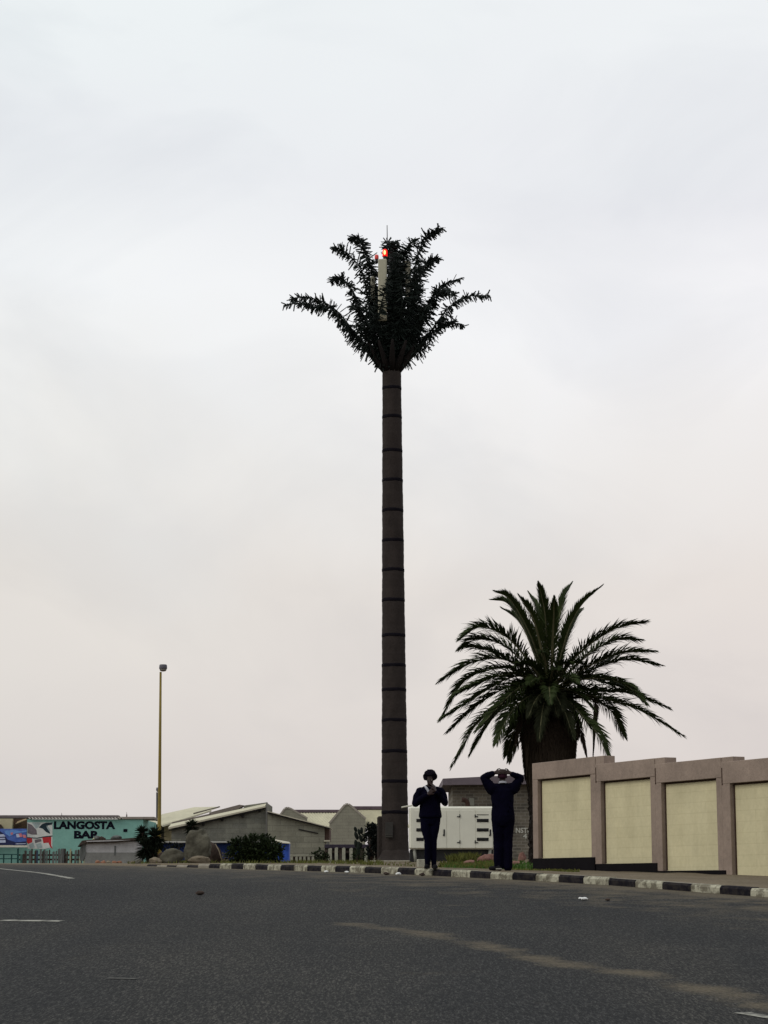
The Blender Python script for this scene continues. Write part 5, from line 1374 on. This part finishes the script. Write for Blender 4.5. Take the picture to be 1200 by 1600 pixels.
# blue shack along the front of the block house
Y5 = 116.0
sh_ = empty('blue_shack', (wx(350, Y5), Y5, zg(wx(350, Y5), Y5)), 'long low blue stall with a pale roof edge, mostly behind bush and boulder', 'stall')
g5 = zg(wx(350, Y5), Y5) - .2
M_blue = mat('bright_blue_sheet', (.018, .065, .36), .35, 1.5, .6, col2=(.03, .10, .48))
M_blue2 = mat('dull_blue_sheet', (.010, .022, .085), .4, 1.5, .8)
q = MB(); a, b_ = at(252, 1340, Y5), at(432, 1316.5, Y5); q.box(((a.x + b_.x) / 2, Y5 + .7, (b_.z + g5) / 2), (b_.x - a.x, 1.4, b_.z - g5)); q.build('wall', M_blue2, sh_)
q = MB(); a, b_ = at(433, 1340, Y5), at(452, 1317, Y5); q.box(((a.x + b_.x) / 2, Y5 + .3, (b_.z + g5) / 2), (b_.x - a.x, 1.4, b_.z - g5)); q.build('door', M_blue, sh_)
q = MB(); sheet(q, [at(252, 1316.2, Y5 - .3), at(432, 1316.2, Y5 - .3), at(432, 1314.8, Y5 + 1.8), at(252, 1314.4, Y5 + 1.8)], .03); q.build('roof', mat('grey_roof_sheet', (.19, .18, .16), .35, 1.2, .9), sh_)
q = MB(); sheet(q, [at(431, 1316.0, Y5 - .7), at(454, 1317.6, Y5 - .7), at(452, 1315.4, Y5 + 1.2), at(430, 1311.4, Y5 + 1.2)], .03); q.build('awning', M_palefas, sh_)
# gabled warehouses
def warehouse(Y, gable, ridge_px, ridge_py, eave_py, end_px, label, depth, ribs=True):
    pk = at(gable[1][0], gable[1][1], Y)
    root = empty('warehouse', (pk.x, Y, zg(pk.x, Y)), label, 'warehouse', 'gabled warehouses with corrugated roofs')
    g = zg(pk.x, Y) - .4
    f = P_(gable, Y); f += [Vector((f[-1].x, Y, g)), Vector((f[0].x, Y, g))]
    q = MB(); q.prism(f, (0, .35, 0)); q.build('gable_wall', M_gable, root)
    # capping along the gable slopes
    q = MB()
    T_ = P_(gable, Y - .06)
    for a, b_ in zip(T_, T_[1:]):
        if abs(a.x - b_.x) < .05: continue
        n_ = Vector((-(b_.z - a.z), 0, b_.x - a.x)).normalized() * .14
        q.prism([a - n_ * .3, b_ - n_ * .3, b_ + n_, a + n_], (0, .5, 0))
    q.build('gable_coping', mat('gable_coping_render', (.26, .235, .20), .15, 3, .9), root)
    # long roof running away to the right: ribbed sheets on the slope facing the road
    r0, r1 = at(ridge_px, ridge_py, Y + .5), at(end_px, ridge_py, Y + .5)
    e0, e1 = at(gable[-1][0] + 1, eave_py, Y + .2), at(end_px, eave_py, Y + .2)
    q = MB(); n_ = 90 if ribs else 40
    yb = Y + 3.5
    vs = []
    for i in range(n_ + 1):
        t = i / n_; h = .05 * (1 if i % 2 else -1)
        a = Vector((r0.x - .3 + (r1.x - r0.x + .3) * t, yb, r0.z)); x_e = a.x + (e0.x - r0.x)
        b_ = Vector((x_e, Y + .15, e0.z))
        vs += [a + Vector((0, 0, h)), b_ + Vector((0, 0, h)), a + Vector((0, 0, h - .12)), b_ + Vector((0, 0, h - .12))]
    fs = []
    for i in range(n_):
        a = 4 * i; fs += [(a, a + 1, a + 5, a + 4), (a + 2, a + 6, a + 7, a + 3), (a + 1, a + 3, a + 7, a + 5), (a, a + 4, a + 6, a + 2)]
    fs += [(0, 2, 3, 1), (4 * n_, 4 * n_ + 1, 4 * n_ + 3, 4 * n_ + 2)]
    q.add(vs, fs); q.build('roof', M_yroof, root)
    q = MB(); a = Vector((r0.x, yb, r0.z)); b_ = Vector((r1.x, yb, r0.z)); hh = at(600, ridge_py, yb).z
    q.box(((a.x + b_.x) / 2, yb - .1, hh - .12), (b_.x - a.x, .7, .34), 0, 0, .05); q.build('ridge_cap', mat('purple_brown_ridge', (.095, .070, .080), .25, 2, .9), root)
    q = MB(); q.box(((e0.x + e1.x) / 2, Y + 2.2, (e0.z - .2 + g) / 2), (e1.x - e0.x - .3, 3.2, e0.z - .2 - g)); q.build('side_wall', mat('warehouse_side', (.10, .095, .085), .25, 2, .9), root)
warehouse(200, [(514.8, 1287), (535.5, 1262.5), (539.5, 1257.8), (544.5, 1257.2), (549, 1260.5), (571, 1280)], 549, 1260.7, 1291.5, 618, 'pale grey warehouse with a pointed gable just left of the mast', 8)
warehouse(235, [(438, 1274), (445, 1264), (449, 1262.4), (454, 1264), (480, 1279)], 455, 1266, 1291, 540, 'farther warehouse whose gable peeps over the sloping block house roof', 8, False)
